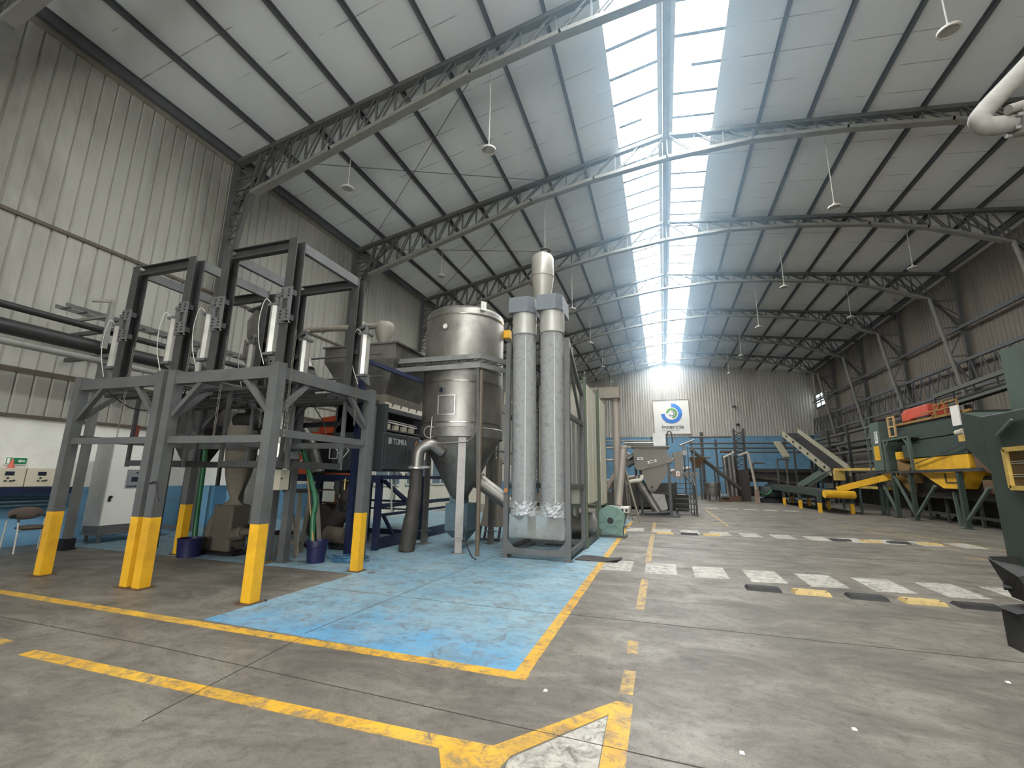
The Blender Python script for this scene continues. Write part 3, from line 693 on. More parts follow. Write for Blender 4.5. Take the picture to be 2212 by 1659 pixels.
# chair
t = thing('visitor_chair', 'brown fabric visitor chair with pale metal legs against the blue wall', 'chair', (-12.05,5.85,0))
cx, cy = -12.0, 5.9
b = MB()
for k in range(13):
    pass
b.sphere((cx-.28,cy,.72), .3, 20, 10, (.16,.95,.42)); part('backrest', b, CLOTH, t)
b = MB(); b.sphere((cx,cy,.46), .26, 20, 8, (.95,.95,.18)); part('seat', b, CLOTH, t)
legm = mat('pale_chair_metal', lin((186,182,170)), .4)
for s in (-1,1):
    y = cy+s*.29
    b = MB(); b.path(bez([(cx+.2,y,0),(cx+.18,y,.35),(cx+.15,y,.58)],6), .014, 8); part('leg', b, legm, t)
    b = MB(); b.path(bez([(cx-.26,y,0),(cx-.24,y,.35),(cx-.22,y,.6)],6), .014, 8); part('leg', b, legm, t)
    b = MB(); b.path(bez([(cx+.16,y,.58),(cx+.1,y,.66),(cx-.15,y,.66),(cx-.27,y*.5+cy*.5,.7)],6), .018, 8); part('armrest', b, BLACK, t)
    b = MB(); b.tube((cx,cy,.42),(cx+.17,y,.42), .012, n=6); part('seat_bar', b, legm, t)
# ------------------------------------------------------------------ things under the frames
t = thing('bucket', 'open navy plastic bucket under the green hose', 'bucket', (-6.15,7.2,0))
b = MB(); b.lathe([(0,0),(.15,0),(.155,.02),(.175,.3),(.185,.305),(.185,.345),(.19,.35),(.19,.39),(.175,.39),(.165,.3),(.14,.03),(0,.03)], (-6.15,7.2,0), n=28, caps=False); part('shell', b, BUCK, t)
b = MB(); b.path(bez([(-6.33,7.2,.33),(-6.28,7.05,.3),(-6.15,7.0,.24),(-6.02,7.05,.3),(-5.97,7.2,.33)],6), .006, 5); part('handle', b, BLACK, t)
solo('tub', MB().lathe([(0,0),(.2,0),(.22,.3),(.23,.34),(.2,.34),(.19,.04),(0,.04)], (-8.75,6.75,0), n=24, caps=False), BUCK, 'dark navy tub on the floor beside the rear leg nearest the wall', 'tub')
b = MB(); b.path(bez([(-7.05,7.2,3.0),(-6.95,7.22,2.6),(-6.78,7.25,2.1),(-6.5,7.25,1.5),(-6.33,7.25,1.1),(-6.34,7.24,.8),(-6.3,7.22,.5),(-6.24,7.2,.06)],10), .047, 14); solo('green_hose', b, HOSEG, 'thick green hose hanging down into the navy bucket', 'hose')
b = MB(); b.path(bez([(-9.05,6.98,2.3),(-9.1,7.05,1.6),(-9.15,7.1,.8),(-9.1,7.1,.05)],8), .05, 12); solo('green_hose', b, HOSEG, 'dark green hose standing behind the rear leg nearest the wall', 'hose')
solo('broom_handle', MB().tube((-6.75,7.38,1.75),(-6.1,7.12,.06), .014, n=8), WOOD, 'thin pale wooden handle leaning in the navy bucket', 'handle')
# flexible aluminium duct
b = MB(); pts = bez([(-6.62,6.62,3.0),(-6.66,6.62,2.6),(-6.7,6.6,2.1)],26); b.path(pts, [.105+(.012 if i%2 else -.006) for i in range(len(pts))], 18); b.tube((-6.7,6.6,2.12),(-6.7,6.6,1.88), .12, n=18)
solo('flexible_duct', b, ALU, 'ribbed silver flexible duct behind the front corner post', 'duct')
t = thing('chute_valve', 'grey steel chute box under the silver flexible duct', 'chute', (-6.6,6.6,1.78))
b = MB(); b.loft(rect(-6.85,-6.55,6.5,6.75,1.78), rect(-6.8,-6.6,6.52,6.7,1.95)); b.prism([(-6.55,6.5,1.8),(-6.3,6.5,1.85),(-6.35,6.5,1.98),(-6.55,6.5,1.95)], (0,.2,0)); part('body', b, FRAME, t, smooth=False)
t = thing('junction_box', 'beige electrical box on a post behind the front corner leg', 'box', (-6.85,7.05,1.28))
b = MB(); b.box(-7.06,-6.68,6.66,6.9,1.29,1.66); part('case', b, BEIGEB, t, smooth=False, bev=.006)
b = MB(); b.box(-6.68,-6.67,6.67,6.89,1.3,1.65); d = part('door', b, mat('pale_box_door', lin((214,206,182)), .5), t, smooth=False)
b = MB(); b.tube((-6.67,6.7,1.5),(-6.655,6.7,1.5), .012, n=8); part('lock', b, BLACK, d)
# A-shaped wooden/steel stand
t = thing('trestle', 'grey trestle stand with slanting legs next to the navy bucket', 'stand', (-6.95,7.6,0))
b = MB(); b.box(-7.3,-6.75,7.4,7.9,1.22,1.28); part('top', b, FRAMED, t, smooth=False)
for p, q in (((-7.05,7.45,1.22),(-7.3,7.4,0)),((-6.9,7.45,1.22),(-6.8,7.4,0)),((-7.0,7.85,1.22),(-7.2,7.95,0)),((-6.85,7.85,1.22),(-6.7,7.95,0))):
    b = MB(); b.bar(p, q, .07, .05); part('leg', b, TAN, t, smooth=False)
b = MB(); b.bar((-7.25,7.42,.28),(-6.85,7.42,.28), .03, .08); b.bar((-7.1,7.44,1.1),(-6.8,7.44,.1), .05, .03); part('brace', b, TAN, t, smooth=False)
t = thing('step_stool', 'low dark metal stool under the bag frame beside the blue floor', 'stool', (-7.5,7.8,0))
b = MB(); b.box(-7.75,-7.3,7.6,8.0,.36,.42); part('seat', b, RUBBER, t, smooth=False)
for x, y in ((-7.7,7.65),(-7.35,7.65),(-7.7,7.95),(-7.35,7.95)): part('leg', MB().bar((x,y,0),(x,y,.36), .03), BLACK, t, smooth=False)
b = MB()
for k in range(7):
    r = .2+.03*k; pts = [(-5.72+.05*random.uniform(-1,1)+r*math.cos(a), 7.55+r*.75*math.sin(a), .012+.012*k*abs(math.sin(a*1.5+k))) for a in [2*PI*i/24 for i in range(24)]]
    b.path(pts, .009, 6, closed=True)
b.path(bez([(-6.0,7.3,.3),(-6.0,7.35,.15),(-5.9,7.4,.02),(-5.8,7.45,.012)],6), .009, 6)
solo('hose_coil', b, mat('blue_air_hose', lin((58,104,136)), .4), 'loose coil of thin blue air hose on the floor beside the navy bucket', 'hose')
solo('floor_disc', MB().lathe([(0,0),(.055,0),(.055,.012),(.02,.016),(0,.016)], (-4.67,6.81,.0), n=18, caps=False), INOXD, 'small round metal cap lying on the blue floor', 'cap')
solo('floor_scrap', MB().loft(rect(-4.9,-4.86,4.86,4.89,.001), rect(-4.895,-4.865,4.865,4.885,.02)), RUBBER, 'small black scrap on the blue floor edge by the front yellow foot', 'scrap')
# textile dust sack with its fan
t = thing('dust_collector', 'dusty grey cloth sack dust collector with a fan, under the bag frame by the wall', 'dust collector', (-8.55,7.35,0))
b = MB(); n_ = 28; rows = [(2.55,.36),(2.2,.35),(1.9,.33),(1.55,.27),(1.25,.18),(1.1,.1),(1.05,.1),(1.0,.16),(.94,.24)]; vs = []
for z, r in rows:
    for k in range(n_):
        a = 2*PI*k/n_; q = r*(1+.1*math.sin(a*5+z*2)*(2.6-z)/1.6); vs.append((-8.42+q*math.cos(a)*.95, 7.3+q*math.sin(a)*.8, z))
b.add(vs, [(i*n_+k,i*n_+(k+1)%n_,(i+1)*n_+(k+1)%n_,(i+1)*n_+k) for i in range(len(rows)-1) for k in range(n_)]); part('sack', b, FIBC, t)
b = MB(); b.loft(rect(-8.68,-8.2,7.1,7.5,.05), rect(-8.7,-8.18,7.08,7.52,.95)); part('dust_drum', b, mat('dusty_motor', lin((96,88,76)), .7), t, bev=.04)
b = MB(); b.path(bez([(-8.45,7.35,.84),(-8.75,7.25,.72),(-8.85,7.2,.45),(-8.85,7.2,.25)],6), .09, 12); part('elbow', b, mat('dusty_motor', lin((96,88,76)), .7), t)
b = MB(); b.lathe([(.22,0),(.22,.16)], (-8.75,7.15,.22), (0,1,0), 20); part('fan_casing', b, mat('dusty_motor', lin((96,88,76)), .7), t)
b = MB(); b.lathe([(.13,0),(.13,.3),(.1,.34)], (-8.3,7.2,.36), (1,0,.2), 16); b.tube((-8.0,7.2,.42),(-7.6,7.3,.5), .07); part('motor', b, mat('dusty_motor', lin((96,88,76)), .7), t)
b = MB()
for x, y in ((-8.9,7.0),(-8.9,7.5),(-8.0,7.1),(-8.0,7.5)): b.bar((x,y,0),(-8.45,7.3,.3), .04)
b.box(-8.95,-7.95,7.0,7.55,.02,.05); part('base_frame', b, BLACK, t, smooth=False)
solo('sky_blue_board', MB().box(-9.35,-9.2,7.45,7.75,.0,1.3), mat('sky_blue_panel', lin((104,160,196)), .5), 'narrow sky blue panel standing behind the cloth sack', 'panel', smooth=False)
# big grey pipe/air drum behind the bucket
t = thing('blower_unit', 'dark dusty centrifugal blower with a bent pipe behind the navy bucket', 'blower', (-7.3,8.9,0))
b = MB(); b.lathe([(.05,0),(.42,0),(.42,.3),(.05,.3)], (-7.45,8.75,.5), (0,1,0), 26); part('casing', b, mat('dusty_black', lin((62,56,52)), .7), t)
b = MB(); b.path(bez([(-7.2,8.9,.5),(-6.9,8.9,.9),(-6.85,8.9,1.2),(-7.1,8.9,1.4)],8), .2, 16); b.path(bez([(-6.85,8.9,1.0),(-6.6,8.85,.6),(-6.5,8.8,.3)],8), .1, 12); part('pipe', b, mat('dusty_black', lin((62,56,52)), .7), t)
b = MB(); b.tube((-7.1,8.6,.3),(-6.6,8.6,.28), .17, n=16); part('motor', b, mat('dusty_brown', lin((92,80,66)), .7), t)
b = MB(); b.box(-7.9,-6.5,8.5,9.2,0,.08); part('base', b, BLACK, t, smooth=False)
t = thing('cable_bundle', 'black cables hung in loops from a brass valve behind the green hose', 'cable', (-6.8,8.45,1.0))
b = MB()
for k in range(5): b.path(bez([(-7.1+.03*k,8.68,1.45),(-7.0+.02*k,8.66,1.15-.05*k),(-6.8,8.64,.98-.05*k),(-6.62-.02*k,8.66,1.15-.05*k),(-6.55-.03*k,8.68,1.5)],6), .016, 6)
part('loops', b, CABLE, t)
b = MB(); b.tube((-6.8,8.66,1.5),(-6.8,8.66,1.25), .025); b.tube((-6.88,8.66,1.45),(-6.7,8.66,1.45), .02); part('valve', b, mat('brass', lin((190,170,110)), .35, .8), t)
# wooden ladder
t = thing('wooden_ladder', 'brown wooden step ladder standing behind the trestle', 'ladder', (-7.6,9.3,0))
for x in (-7.95,-7.5):
    part('stile', MB().bar((x-.12,9.4,0),(x+.05,9.2,1.35), .06, .03), mat('brown_wood', lin((120,84,56)), .7), t, smooth=False)
for k in range(4): part('rung', MB().box(-7.95,-7.5,9.2,9.38,.3+k*.3,.33+k*.3), mat('brown_wood', lin((120,84,56)), .7), t, smooth=False)

# ------------------------------------------------------------------ sorters
def sorter_logo(parent, x, y, z, s):
    # small lattice emblem in front of the maker's lettering (face looks along +x)
    b = MB()
    for k, (p, q) in enumerate((((0,0),(0,1)),((0,1),(.45,1)),((.45,1),(.45,.55)),((0,0),(.45,0)),((.45,0),(.0,1)),((.45,.45),(.85,1)),((.85,1),(1,.75)),((1,.75),(.55,0)),((.55,0),(.45,.2)),((.45,1),(.95,.1)))):
        b.bar((x,y+p[0]*s,z+p[1]*s),(x,y+q[0]*s,z+q[1]*s), .012 if s < .2 else .03, .003, (1,0,0))
    return part('emblem', b, SIGNW, parent, smooth=False)
t = thing('optical_sorter', 'charcoal sorting machine with white lettering on its double doors', 'sorting machine', (-6.6,9.8,1.62))
X = -5.95
b = MB(); b.box(-7.35,X-.02,8.8,10.65,1.68,2.55); b.box(-7.35,X-.35,8.8,10.65,2.55,3.2); b.box(-7.3,X-.02,8.8,8.92,2.55,3.2); b.box(-7.3,X-.02,10.53,10.65,2.55,3.2); part('body', b, DGREY, t, smooth=False, bev=.01)
b = MB(); b.box(X-.02,X+.01,8.84,9.8,1.72,2.53); d1 = part('door', b, DGREY, t, smooth=False, bev=.006)
b = MB(); b.box(X-.02,X+.01,9.81,10.62,1.72,2.53); d2 = part('door', b, DGREY, t, smooth=False, bev=.006)
for d, y in ((d1,9.72),(d2,9.9)):
    b = MB(); b.path([(X+.01,y,2.2),(X+.05,y,2.19),(X+.05,y,1.92),(X+.01,y,1.91)], .014, 6); part('handle', b, BLACK, d)
sorter_logo(d1, X+.012, 8.95, 2.3, .13)
text_mesh('lettering', 'TOMRA', .19, SIGNW, d1, (X+.012,9.13,2.3), (0,1,0), (0,0,1), .003, 1.0, .6)
b = MB(); b.prism([(X+.012,10.12,2.32),(X+.012,10.26,2.32),(X+.012,10.19,2.46)], (.003,0,0)); b.prism([(X+.012,10.52,2.34),(X+.012,10.58,2.34),(X+.012,10.55,2.41)], (.003,0,0)); part('warning_triangle', b, WARN, d2, smooth=False)
b = MB(); b.prism([(X+.0155,10.165,2.335),(X+.0155,10.215,2.335),(X+.0155,10.19,2.4)], (.002,0,0)); part('warning_mark', b, BLACK, d2, smooth=False)
b = MB(); b.lathe([(0,0),(.1,0),(.1,.003),(0,.003)], (X+.012,10.4,2.4), (1,0,0), 24, False); part('round_sticker', b, SIGNW, d2)
b = MB(); b.lathe([(0,0),(.085,0),(.085,.002),(0,.002)], (X+.0155,10.4,2.4), (1,0,0), 24, False); part('sticker_face', b, LOGOB, d2)
b = MB(); b.box(X+.0178,X+.02,10.355,10.445,2.35,2.42); b.sphere((X+.018,10.4,2.44),.03,10,6,(.1,1,1)); part('sticker_figure', b, SIGNW, d2, smooth=False)
# valve bank above the doors
b = MB(); b.box(X-.3,X-.02,8.92,10.5,3.02,3.12); b.box(X-.12,X-.05,8.95,10.45,2.6,2.63); part('ledge', b, FRAME, t, smooth=False)
b = MB(); b.tube((X-.15,9.0,2.86),(X-.15,10.4,2.84), .018); b.tube((X-.1,8.98,2.8),(X-.1,10.35,2.78), .018); part('light_bar', b, mat('white_tube', lin((226,224,214)), .3), t)
for k in range(4): part('nozzle', MB().box(X-.2,X-.08,9.0+k*.36,9.12+k*.36,2.64,2.76), BEIGEB, t, smooth=False)
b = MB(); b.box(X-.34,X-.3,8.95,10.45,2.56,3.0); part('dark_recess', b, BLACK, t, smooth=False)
b = MB(); b.prism([(X-.35,8.85,3.12),(X-.02,8.85,3.12),(X-.1,8.85,3.28),(X-.35,8.85,3.28)], (0,1.75,0)); pb = part('pale_band', b, BEIGEB, t, smooth=False)
for k in range(4): part('toggle_clamp', MB().bar((X-.05,9.05+k*.37,3.14),(X-.07,9.17+k*.37,3.27), .03, .03), INOX, pb, smooth=False)
b = MB(); b.loft(rect(-7.2,X-.1,8.85,10.55,3.2), rect(-7.3,X-.05,8.8,10.6,3.42)); part('collar', b, TAN, t, smooth=False)
# hopper on the sorter
t = thing('feed_hopper', 'wide steel feed hopper above the charcoal sorter, under the small cyclone', 'hopper', (-6.7,9.8,3.42))
b = MB(); b.loft(rect(-7.2,-6.1,8.9,10.5,3.42), rect(-7.75,-5.75,8.7,10.95,4.25)); part('cone', b, INOXD, t, smooth=False)
b = MB(); b.box(-7.75,-5.75,8.7,10.95,4.25,4.62); part('rim_box', b, INOX, t, smooth=False)
b = MB(); b.box(-7.8,-5.7,8.65,11.0,4.6,4.64); part('flange', b, INOXD, t, smooth=False)
t = thing('small_cyclone', 'small tan cyclone fed by a curved pipe, on the steel feed hopper', 'cyclone', (-6.45,9.3,4.64))
b = MB(); b.lathe([(.06,.0),(.08,.05),(.22,.38),(.24,.55),(.24,.62),(.2,.68),(0,.68)], (-6.45,9.2,4.64), n=24, caps=False); part('cone', b, TAN, t)
b = MB(); b.path(bez([(-9.3,8.9,4.7),(-9.1,8.95,5.05),(-8.7,9.0,5.24),(-8.2,9.02,5.26),(-7.2,9.05,5.22),(-6.5,9.02,5.2)],8), .075, 14)
for x in (-8.2,-6.95): b.tube((x,9.03,5.25),(x+.03,9.03,5.25), .1, n=14)
part('inlet_pipe', b, TAN, t)
t = thing('rotary_feeder', 'dusty motor and screw lying on the feed hopper beside the tank', 'motor', (-6.0,10.5,4.64))
b = MB(); b.tube((-6.3,10.2,4.76),(-5.6,10.7,4.74), .1, n=14); part('screw_tube', b, INOXD, t)
b = MB(); b.lathe([(0,0),(.16,0),(.18,.25),(.12,.34),(0,.34)], (-5.9,10.75,4.64), n=18, caps=False); part('cover', b, BEIGEB, t)
b = MB(); b.tube((-6.6,10.1,4.75),(-6.3,10.2,4.76), .1, n=14); part('motor', b, BLACK, t)
# black sorter with big outline emblem, and orange machine
t = thing('belt_sorter', 'black machine housing with a large outlined white emblem behind the bag frame', 'sorting machine', (-7.2,9.0,1.6))
b = MB(); b.box(-7.9,-6.9,8.85,8.98,1.62,2.45); b.box(-7.8,-7.45,8.98,10.4,1.62,2.4); part('housing', b, BLACK, t, smooth=False)
b = MB(); P = [(0,0),(.0,.5),(.28,.5),(.3,.1),(.05,.0)]; yy = 8.8
for p, q in (((0,0),(0,.5)),((0,.5),(.3,.5)),((.12,.5),(.5,0)),((.5,0),(.72,.3)),((.72,.3),(.5,.5)),((.5,.5),(.2,.5)),((0,0),(.3,0)),((.3,0),(.3,.5))): b.bar((-7.42+p[0]*.75,yy,1.95+p[1]*.62),(-7.42+q[0]*.75,yy,1.95+q[1]*.62), .022, .012, (0,1,0))
part('emblem', b, SIGNW, t, smooth=False)
b = MB(); b.prism([(-7.85,8.85,2.55),(-6.95,8.85,2.55),(-7.0,8.85,2.8),(-7.3,8.85,2.98),(-7.8,8.85,2.92)], (0,1.3,0)); part('orange_hood', b, mat('dull_orange', lin((176,72,40)), .5), t, smooth=False)
t = thing('orange_cabinet', 'bright orange machine cabinet with white line emblems behind the green hose', 'cabinet', (-8.7,9.5,1.45))
b = MB(); b.box(-9.05,-8.15,9.4,10.6,1.45,2.65); part('body', b, ORANGE, t, smooth=False, bev=.02)
b = MB()
for p, q in (((0,0),(.3,.4)),((.3,.4),(.5,.1)),((.1,.5),(.4,.9)),((.4,.9),(.6,.5)),((.05,.9),(.35,.55)),((.35,.1),(.6,.35))): b.bar((-8.95+p[0]*1.0,9.385,1.75+p[1]*.65),(-8.95+q[0]*1.0,9.385,1.75+q[1]*.65), .04, .012, (0,1,0))
part('emblem', b, SIGNW, t, smooth=False)
part('cap_strip', MB().box(-9.05,-8.15,9.38,9.4,2.42,2.48), BLACK, t, smooth=False)
t = thing('steel_chute', 'grey slanted steel chute with a white sticker between the frames and the orange cabinet', 'chute', (-8.3,8.5,1.6))
b = MB(); b.tube((-8.2,8.35,3.05),(-7.5,8.3,2.2), .13, n=16); part('tube', b, INOXD, t)
b = MB(); b.bar((-8.08,8.2,2.88),(-7.88,8.18,2.66), .11, .012, (0,1,0)); part('sticker', b, WHITEP, t, smooth=False)
part('collar', MB().tube((-7.5,8.3,2.2),(-7.3,8.3,1.6), .13, .18, n=16), INOXD, t)
# navy table frame below the sorter
t = thing('machine_table', 'navy steel table frame carrying the charcoal sorter', 'frame', (-6.8,10.3,0))
for x in (-7.6,-5.98):
    for y in (8.78,10.7,13.2):
        part('leg', MB().bar((x,y,0),(x,y,1.5), .12, .12, (0,1,0)), NAVY, t, smooth=False)
b = MB(); b.box(-8.9,-5.92,8.7,13.3,1.5,1.58); b.box(-8.9,-5.92,8.7,8.8,1.42,1.5); part('table_top', b, NAVY, t, smooth=False)
for z, h in ((.92,.09),(.72,.06),(.14,.22)):
    part('side_rail', MB().bar((-5.98,8.84,z),(-5.98,13.2,z), .05, h), NAVY, t, smooth=False)
    part('side_rail', MB().bar((-7.54,10.7,z),(-6.04,10.7,z), .05, h*.6), NAVY, t, smooth=False)
b = MB(); b.bar((-6.0,9.0,1.45),(-6.0,10.0,.95), .06, .06); b.bar((-6.2,9.3,1.45),(-6.2,10.4,.95), .06, .06); b.bar((-5.98,9.0,.72),(-5.98,9.5,.2), .06, .06); part('brace', b, NAVY, t, smooth=False)
for k in range(3): part('bolt_cluster', MB().sphere((-6.0,9.4+k*.25,1.615),.035,8,6), INOX, t)
b = MB(); b.path(bez([(-5.93,9.15,1.5),(-5.9,9.17,1.2),(-5.92,9.2,1.0),(-5.9,9.22,.78)],5), .02, 6); solo('rag_strip', b, mat('pale_rag', lin((170,166,154)), .9), 'pale twisted rag tied to the navy table frame', 'rag')
part('blue_post', MB().bar((-6.1,8.03,0),(-6.1,8.03,3.4), .12, .12, (0,1,0)), NAVY, thing('davit_post', 'navy post with a slanted arm beside the charcoal sorter', 'post', (-6.1,8.03,0)), smooth=False)
o = [x for x in COL.objects if x.name.startswith('davit_post')][0]
part('arm', MB().bar((-6.1,8.1,4.05),(-5.2,9.05,3.72), .08, .08), NAVY, o, smooth=False); part('upper_post', MB().bar((-6.1,8.03,3.4),(-6.1,8.03,4.1), .12, .12, (0,1,0)), NAVY, o, smooth=False)
t = thing('dust_funnel', 'dark dusty square funnel hanging behind the bag frame nearest the wall', 'funnel', (-9.75,7.4,0))
b = MB(); b.box(-10.3,-9.45,7.1,7.8,2.35,3.3); b.loft(rect(-10.05,-9.7,7.3,7.6,1.75), rect(-10.3,-9.45,7.1,7.8,2.35)); part('body', b, mat('dark_dusty_steel', lin((74,72,68)), .6, .2, .25, 3), t, smooth=False)
for x, y in ((-10.25,7.15),(-9.5,7.15),(-10.25,7.75),(-9.5,7.75)): part('leg', MB().bar((x,y,0),(x,y,2.4), .06, .06, (0,1,0)), FRAMED, t, smooth=False)
t = thing('air_manifold', 'dark air tanks and pipes slung under the platform behind the bag frames', 'tank', (-7.5,7.4,2.5))
b = MB(); b.tube((-8.9,7.55,2.72),(-7.3,7.55,2.72), .17, n=16); part('air_tank', b, mat('dark_dusty_steel', lin((74,72,68)), .6), t)
b = MB(); b.tube((-9.0,7.2,2.5),(-5.8,7.2,2.55), .05, n=8); b.tube((-7.5,7.2,2.5),(-7.5,7.55,2.72), .04, n=8); part('pipe', b, BLACK, t)
b = MB()
for x in (-8.6,-7.5): b.bar((x,7.55,2.85),(x,7.55,3.04), .06, .06, (0,1,0))
part('hanger', b, FRAMED, t, smooth=False)
t = thing('hoist_pendant', 'small rust red hoist hook block hanging inside the bag frame by the wall', 'hook', (-9.0,5.6,2.1))
b = MB(); b.tube((-9.02,5.6,2.4),(-9.05,5.6,2.98), .012, n=6); part('rod', b, STEEL, t)
b = MB(); b.box(-9.05,-8.97,5.57,5.63,2.16,2.4); b.tube((-9.01,5.6,2.1),(-9.01,5.6,2.16), .02, n=8); part('block', b, mat('rust_red', lin((112,58,44)), .7), t, smooth=False)
b = MB(); b.path(bez([(-9.0,5.0,2.95),(-8.4,5.1,2.62),(-7.6,5.2,2.6),(-7.2,5.1,2.9)],8), .01, 5); solo('slack_cable', b, CABLE, 'thin black cable drooping under the top beam nearest the wall', 'cable')
b = MB(); b.path(bez([(-6.4,6.95,2.95),(-6.0,6.9,2.5),(-5.9,6.92,2.2),(-5.6,6.95,2.7),(-5.2,6.9,2.9)],8), .01, 5); solo('slack_cable', b, CABLE, 'thin black cable looping under the frame above the green hose', 'cable')
b = MB(); b.path(bez([(-7.0,4.66,1.42),(-6.9,4.66,1.44),(-6.86,4.66,1.34),(-6.84,4.67,1.24),(-6.8,4.68,1.18)],6), .012, 5); solo('tie_cord', b, CABLE, 'black cord tied around the paired middle legs', 'cord')
# ------------------------------------------------------------------ the tank
TX, TY, TR = -4.6, 10.0, .97
t = thing('silo_tank', 'tall stainless steel silo tank with a cone bottom, beside the charcoal sorter', 'tank', (TX,TY,0))
R_ = TR
b = MB(); b.lathe([(0,5.62),(.3,5.62),(R_-.1,5.56),(R_-.02,5.5),(R_,5.46),(R_,2.55),(R_-.01,2.5),(.17,1.05),(.12,1.02)], (TX,TY,0), n=64, caps=False); part('shell', b, INOX, t)
for z in (5.33,4.02,3.72,2.78):
    b = MB(); b.lathe([(R_,-.02),(R_+.014,-.012),(R_+.014,.012),(R_,.02)], (TX,TY,z), n=64, caps=False); part('band', b, mat('polished_band', lin((196,192,180)), .22, .95, .05), t)
b = MB(); b.lathe([(R_+.004,2.44),(R_+.02,2.46),(R_+.02,2.66),(R_+.004,2.68)], (TX,TY,0), n=64, caps=False); part('skirt', b, INOXD, t)
b = MB(); b.lathe([(.25,5.6),(.27,5.62),(.27,5.72),(.24,5.72),(.24,5.62)], (TX-.05,TY-.1,0), n=32, caps=False); part('top_collar', b, INOXD, t)
fd = V((-TX,-TY,0)).normalized(); sd = V((fd.y,-fd.x,0))*-1   # towards the aisle, and along the shell
def shell_pt(ang, z, r=R_): 
    d = fd*math.cos(ang)+sd*math.sin(ang); return V((TX,TY,z))+d*r, d
def patch(b, a0, a1, z0, z1, r0, r1, n=8):
    A = [shell_pt(a0+(a1-a0)*i/n, z0, r0)[0] for i in range(n+1)]; B = [shell_pt(a1-(a1-a0)*i/n, z0, r1)[0] for i in range(n+1)]
    L = A+B; return b.loft(L, [p+V((0,0,z1-z0)) for p in L])
for z, m, a, nm in ((5.02,mat('sight_glass_milky', lin((226,222,208)), .3),-.5,'sight_glass'),(3.5,SCREEN,-.52,'sight_glass')):
    p, d = shell_pt(a, z); b = MB(); b.lathe([(.045,-.02),(.085,-.02),(.085,.03),(.06,.035),(.06,.02)], p, d, 24, False); o = part('sight_port', b, INOXD, t)
    b = MB(); b.lathe([(0,.018),(.062,.018),(.062,.024),(0,.024)], p, d, 24, False); part(nm, b, m, o)
b = MB(); a0, a1 = -.62, -.14
patch(b, a0, a1, 2.86, 3.42, R_-.005, R_+.012); o = part('inspection_hatch', b, INOX, t, smooth=False)
b = MB(); patch(b, a0+.05, a1-.05, 2.96, 3.36, R_, R_+.035); patch(b, a0+.14, a1-.16, 3.02, 3.28, R_, R_+.05); part('hatch_panel', b, INOXD, o, smooth=False)
b = MB(); patch(b, a0+.04, a1-.03, 3.36, 3.38, R_, R_+.05); patch(b, a0+.04, a1-.03, 2.93, 2.95, R_, R_+.05); patch(b, a0+.03, a0+.05, 2.93, 3.38, R_, R_+.05, 2); patch(b, a1-.05, a1-.03, 2.93, 3.38, R_, R_+.05, 2); part('hatch_rim', b, ALU, o, smooth=False)
p, d = shell_pt(.42, 5.5); b = MB(); b.bar(p-V((0,0,.06))+d*.02, p+V((0,0,.16))+d*.02, .14, .015, d); part('lifting_lug', b, WHITEP, t, smooth=False)
b = MB(); p, d = shell_pt(1.45, 5.1, R_+.1); b.box(p.x-.08,p.x+.08,p.y-.08,p.y+.08,5.02,5.22); part('yellow_sensor', b, YELP, t, smooth=False)
b = MB(); p, d = shell_pt(1.3, 3.3, R_+.1); b.tube(p, p+V((0,0,.3)), .05); b.tube(p-V((.0,.0,-.05)), p+d*.2+V((0,0,.05)), .03); part('side_fitting', b, BEIGEB, t)
for a in (0.02, PI*2/3, -PI*2/3):
    p, d = shell_pt(a, 0, R_-.05)
    b = MB(); b.bar(p+V((0,0,.3)), p+V((0,0,2.6)), .17, .06, d); b.bar(p, p+V((0,0,.3)), .15, .1, d); b.bar(p+V((0,0,.29)), p+V((0,0,.31)), .26, .2, d); b.bar(p, p+V((0,0,.012)), .3, .26, d); part('leg', b, INOXD, t, smooth=False)
b = MB(); ps = [shell_pt(a, 2.0, R_)[0] for a in (-.62,)]
pts = [shell_pt(a, z, r)[0] for a, z, r in ((-.72,2.9,R_+.05),(-.74,2.5,R_+.05),(-.7,2.32,R_+.04),(-.5,2.3,R_+.03),(-.1,2.32,R_+.04),(.15,2.36,R_+.05),(.3,2.55,R_+.05),(.33,2.9,R_+.05),(.34,3.4,R_+.05))]
b.path(bez(pts,6), .018, 8); b.path([shell_pt(-.76,2.55,R_+.06)[0]+sd*.13*math.cos(u)+V((0,0,.13*math.sin(u))) for u in [2*PI*i/20 for i in range(20)]], .014, 6, closed=True); part('air_pipe', b, INOX, t)
p, d = shell_pt(-.35, 1.98, .66); b = MB(); b.lathe([(.05,-.02),(.11,-.02),(.11,.03),(.07,.035),(.07,.02)], p, (d-V((0,0,.5))).normalized(), 22, False); b.lathe([(0,.018),(.07,.018),(.07,.02),(0,.02)], p, (d-V((0,0,.5))).normalized(), 22, False); part('cone_port', b, INOXD, t)
b = MB(); p0 = shell_pt(-.55, 2.15, .78)[0]
b.path(bez([p0-V((0,0,.02)), p0+V((-.2,-.22,.12)), p0+V((-.42,-.3,-.02)), p0+V((-.46,-.3,-.4))],8), .13, 18)
part('outlet_elbow', b, INOX, t)
b = MB(); b.loft([V((TX+x,TY+y,1.12)) for x,y in ((-.17,-.17),(.17,-.17),(.17,.17),(-.17,.17))],[V((TX+x,TY+y,.95)) for x,y in ((-.17,-.17),(.17,-.17),(.17,.17),(-.17,.17))]); b.box(TX-.2,TX+.35,TY-.3,TY+.3,.38,.98)
b.loft(rect(TX-.2,TX+.35,TY-.3,TY+.3,.38), rect(TX+.0,TX+.2,TY-.1,TY+.1,.12)); part('discharge_box', b, mat('blue_grey_steel', lin((96,116,124)), .45, .3), t, smooth=False)
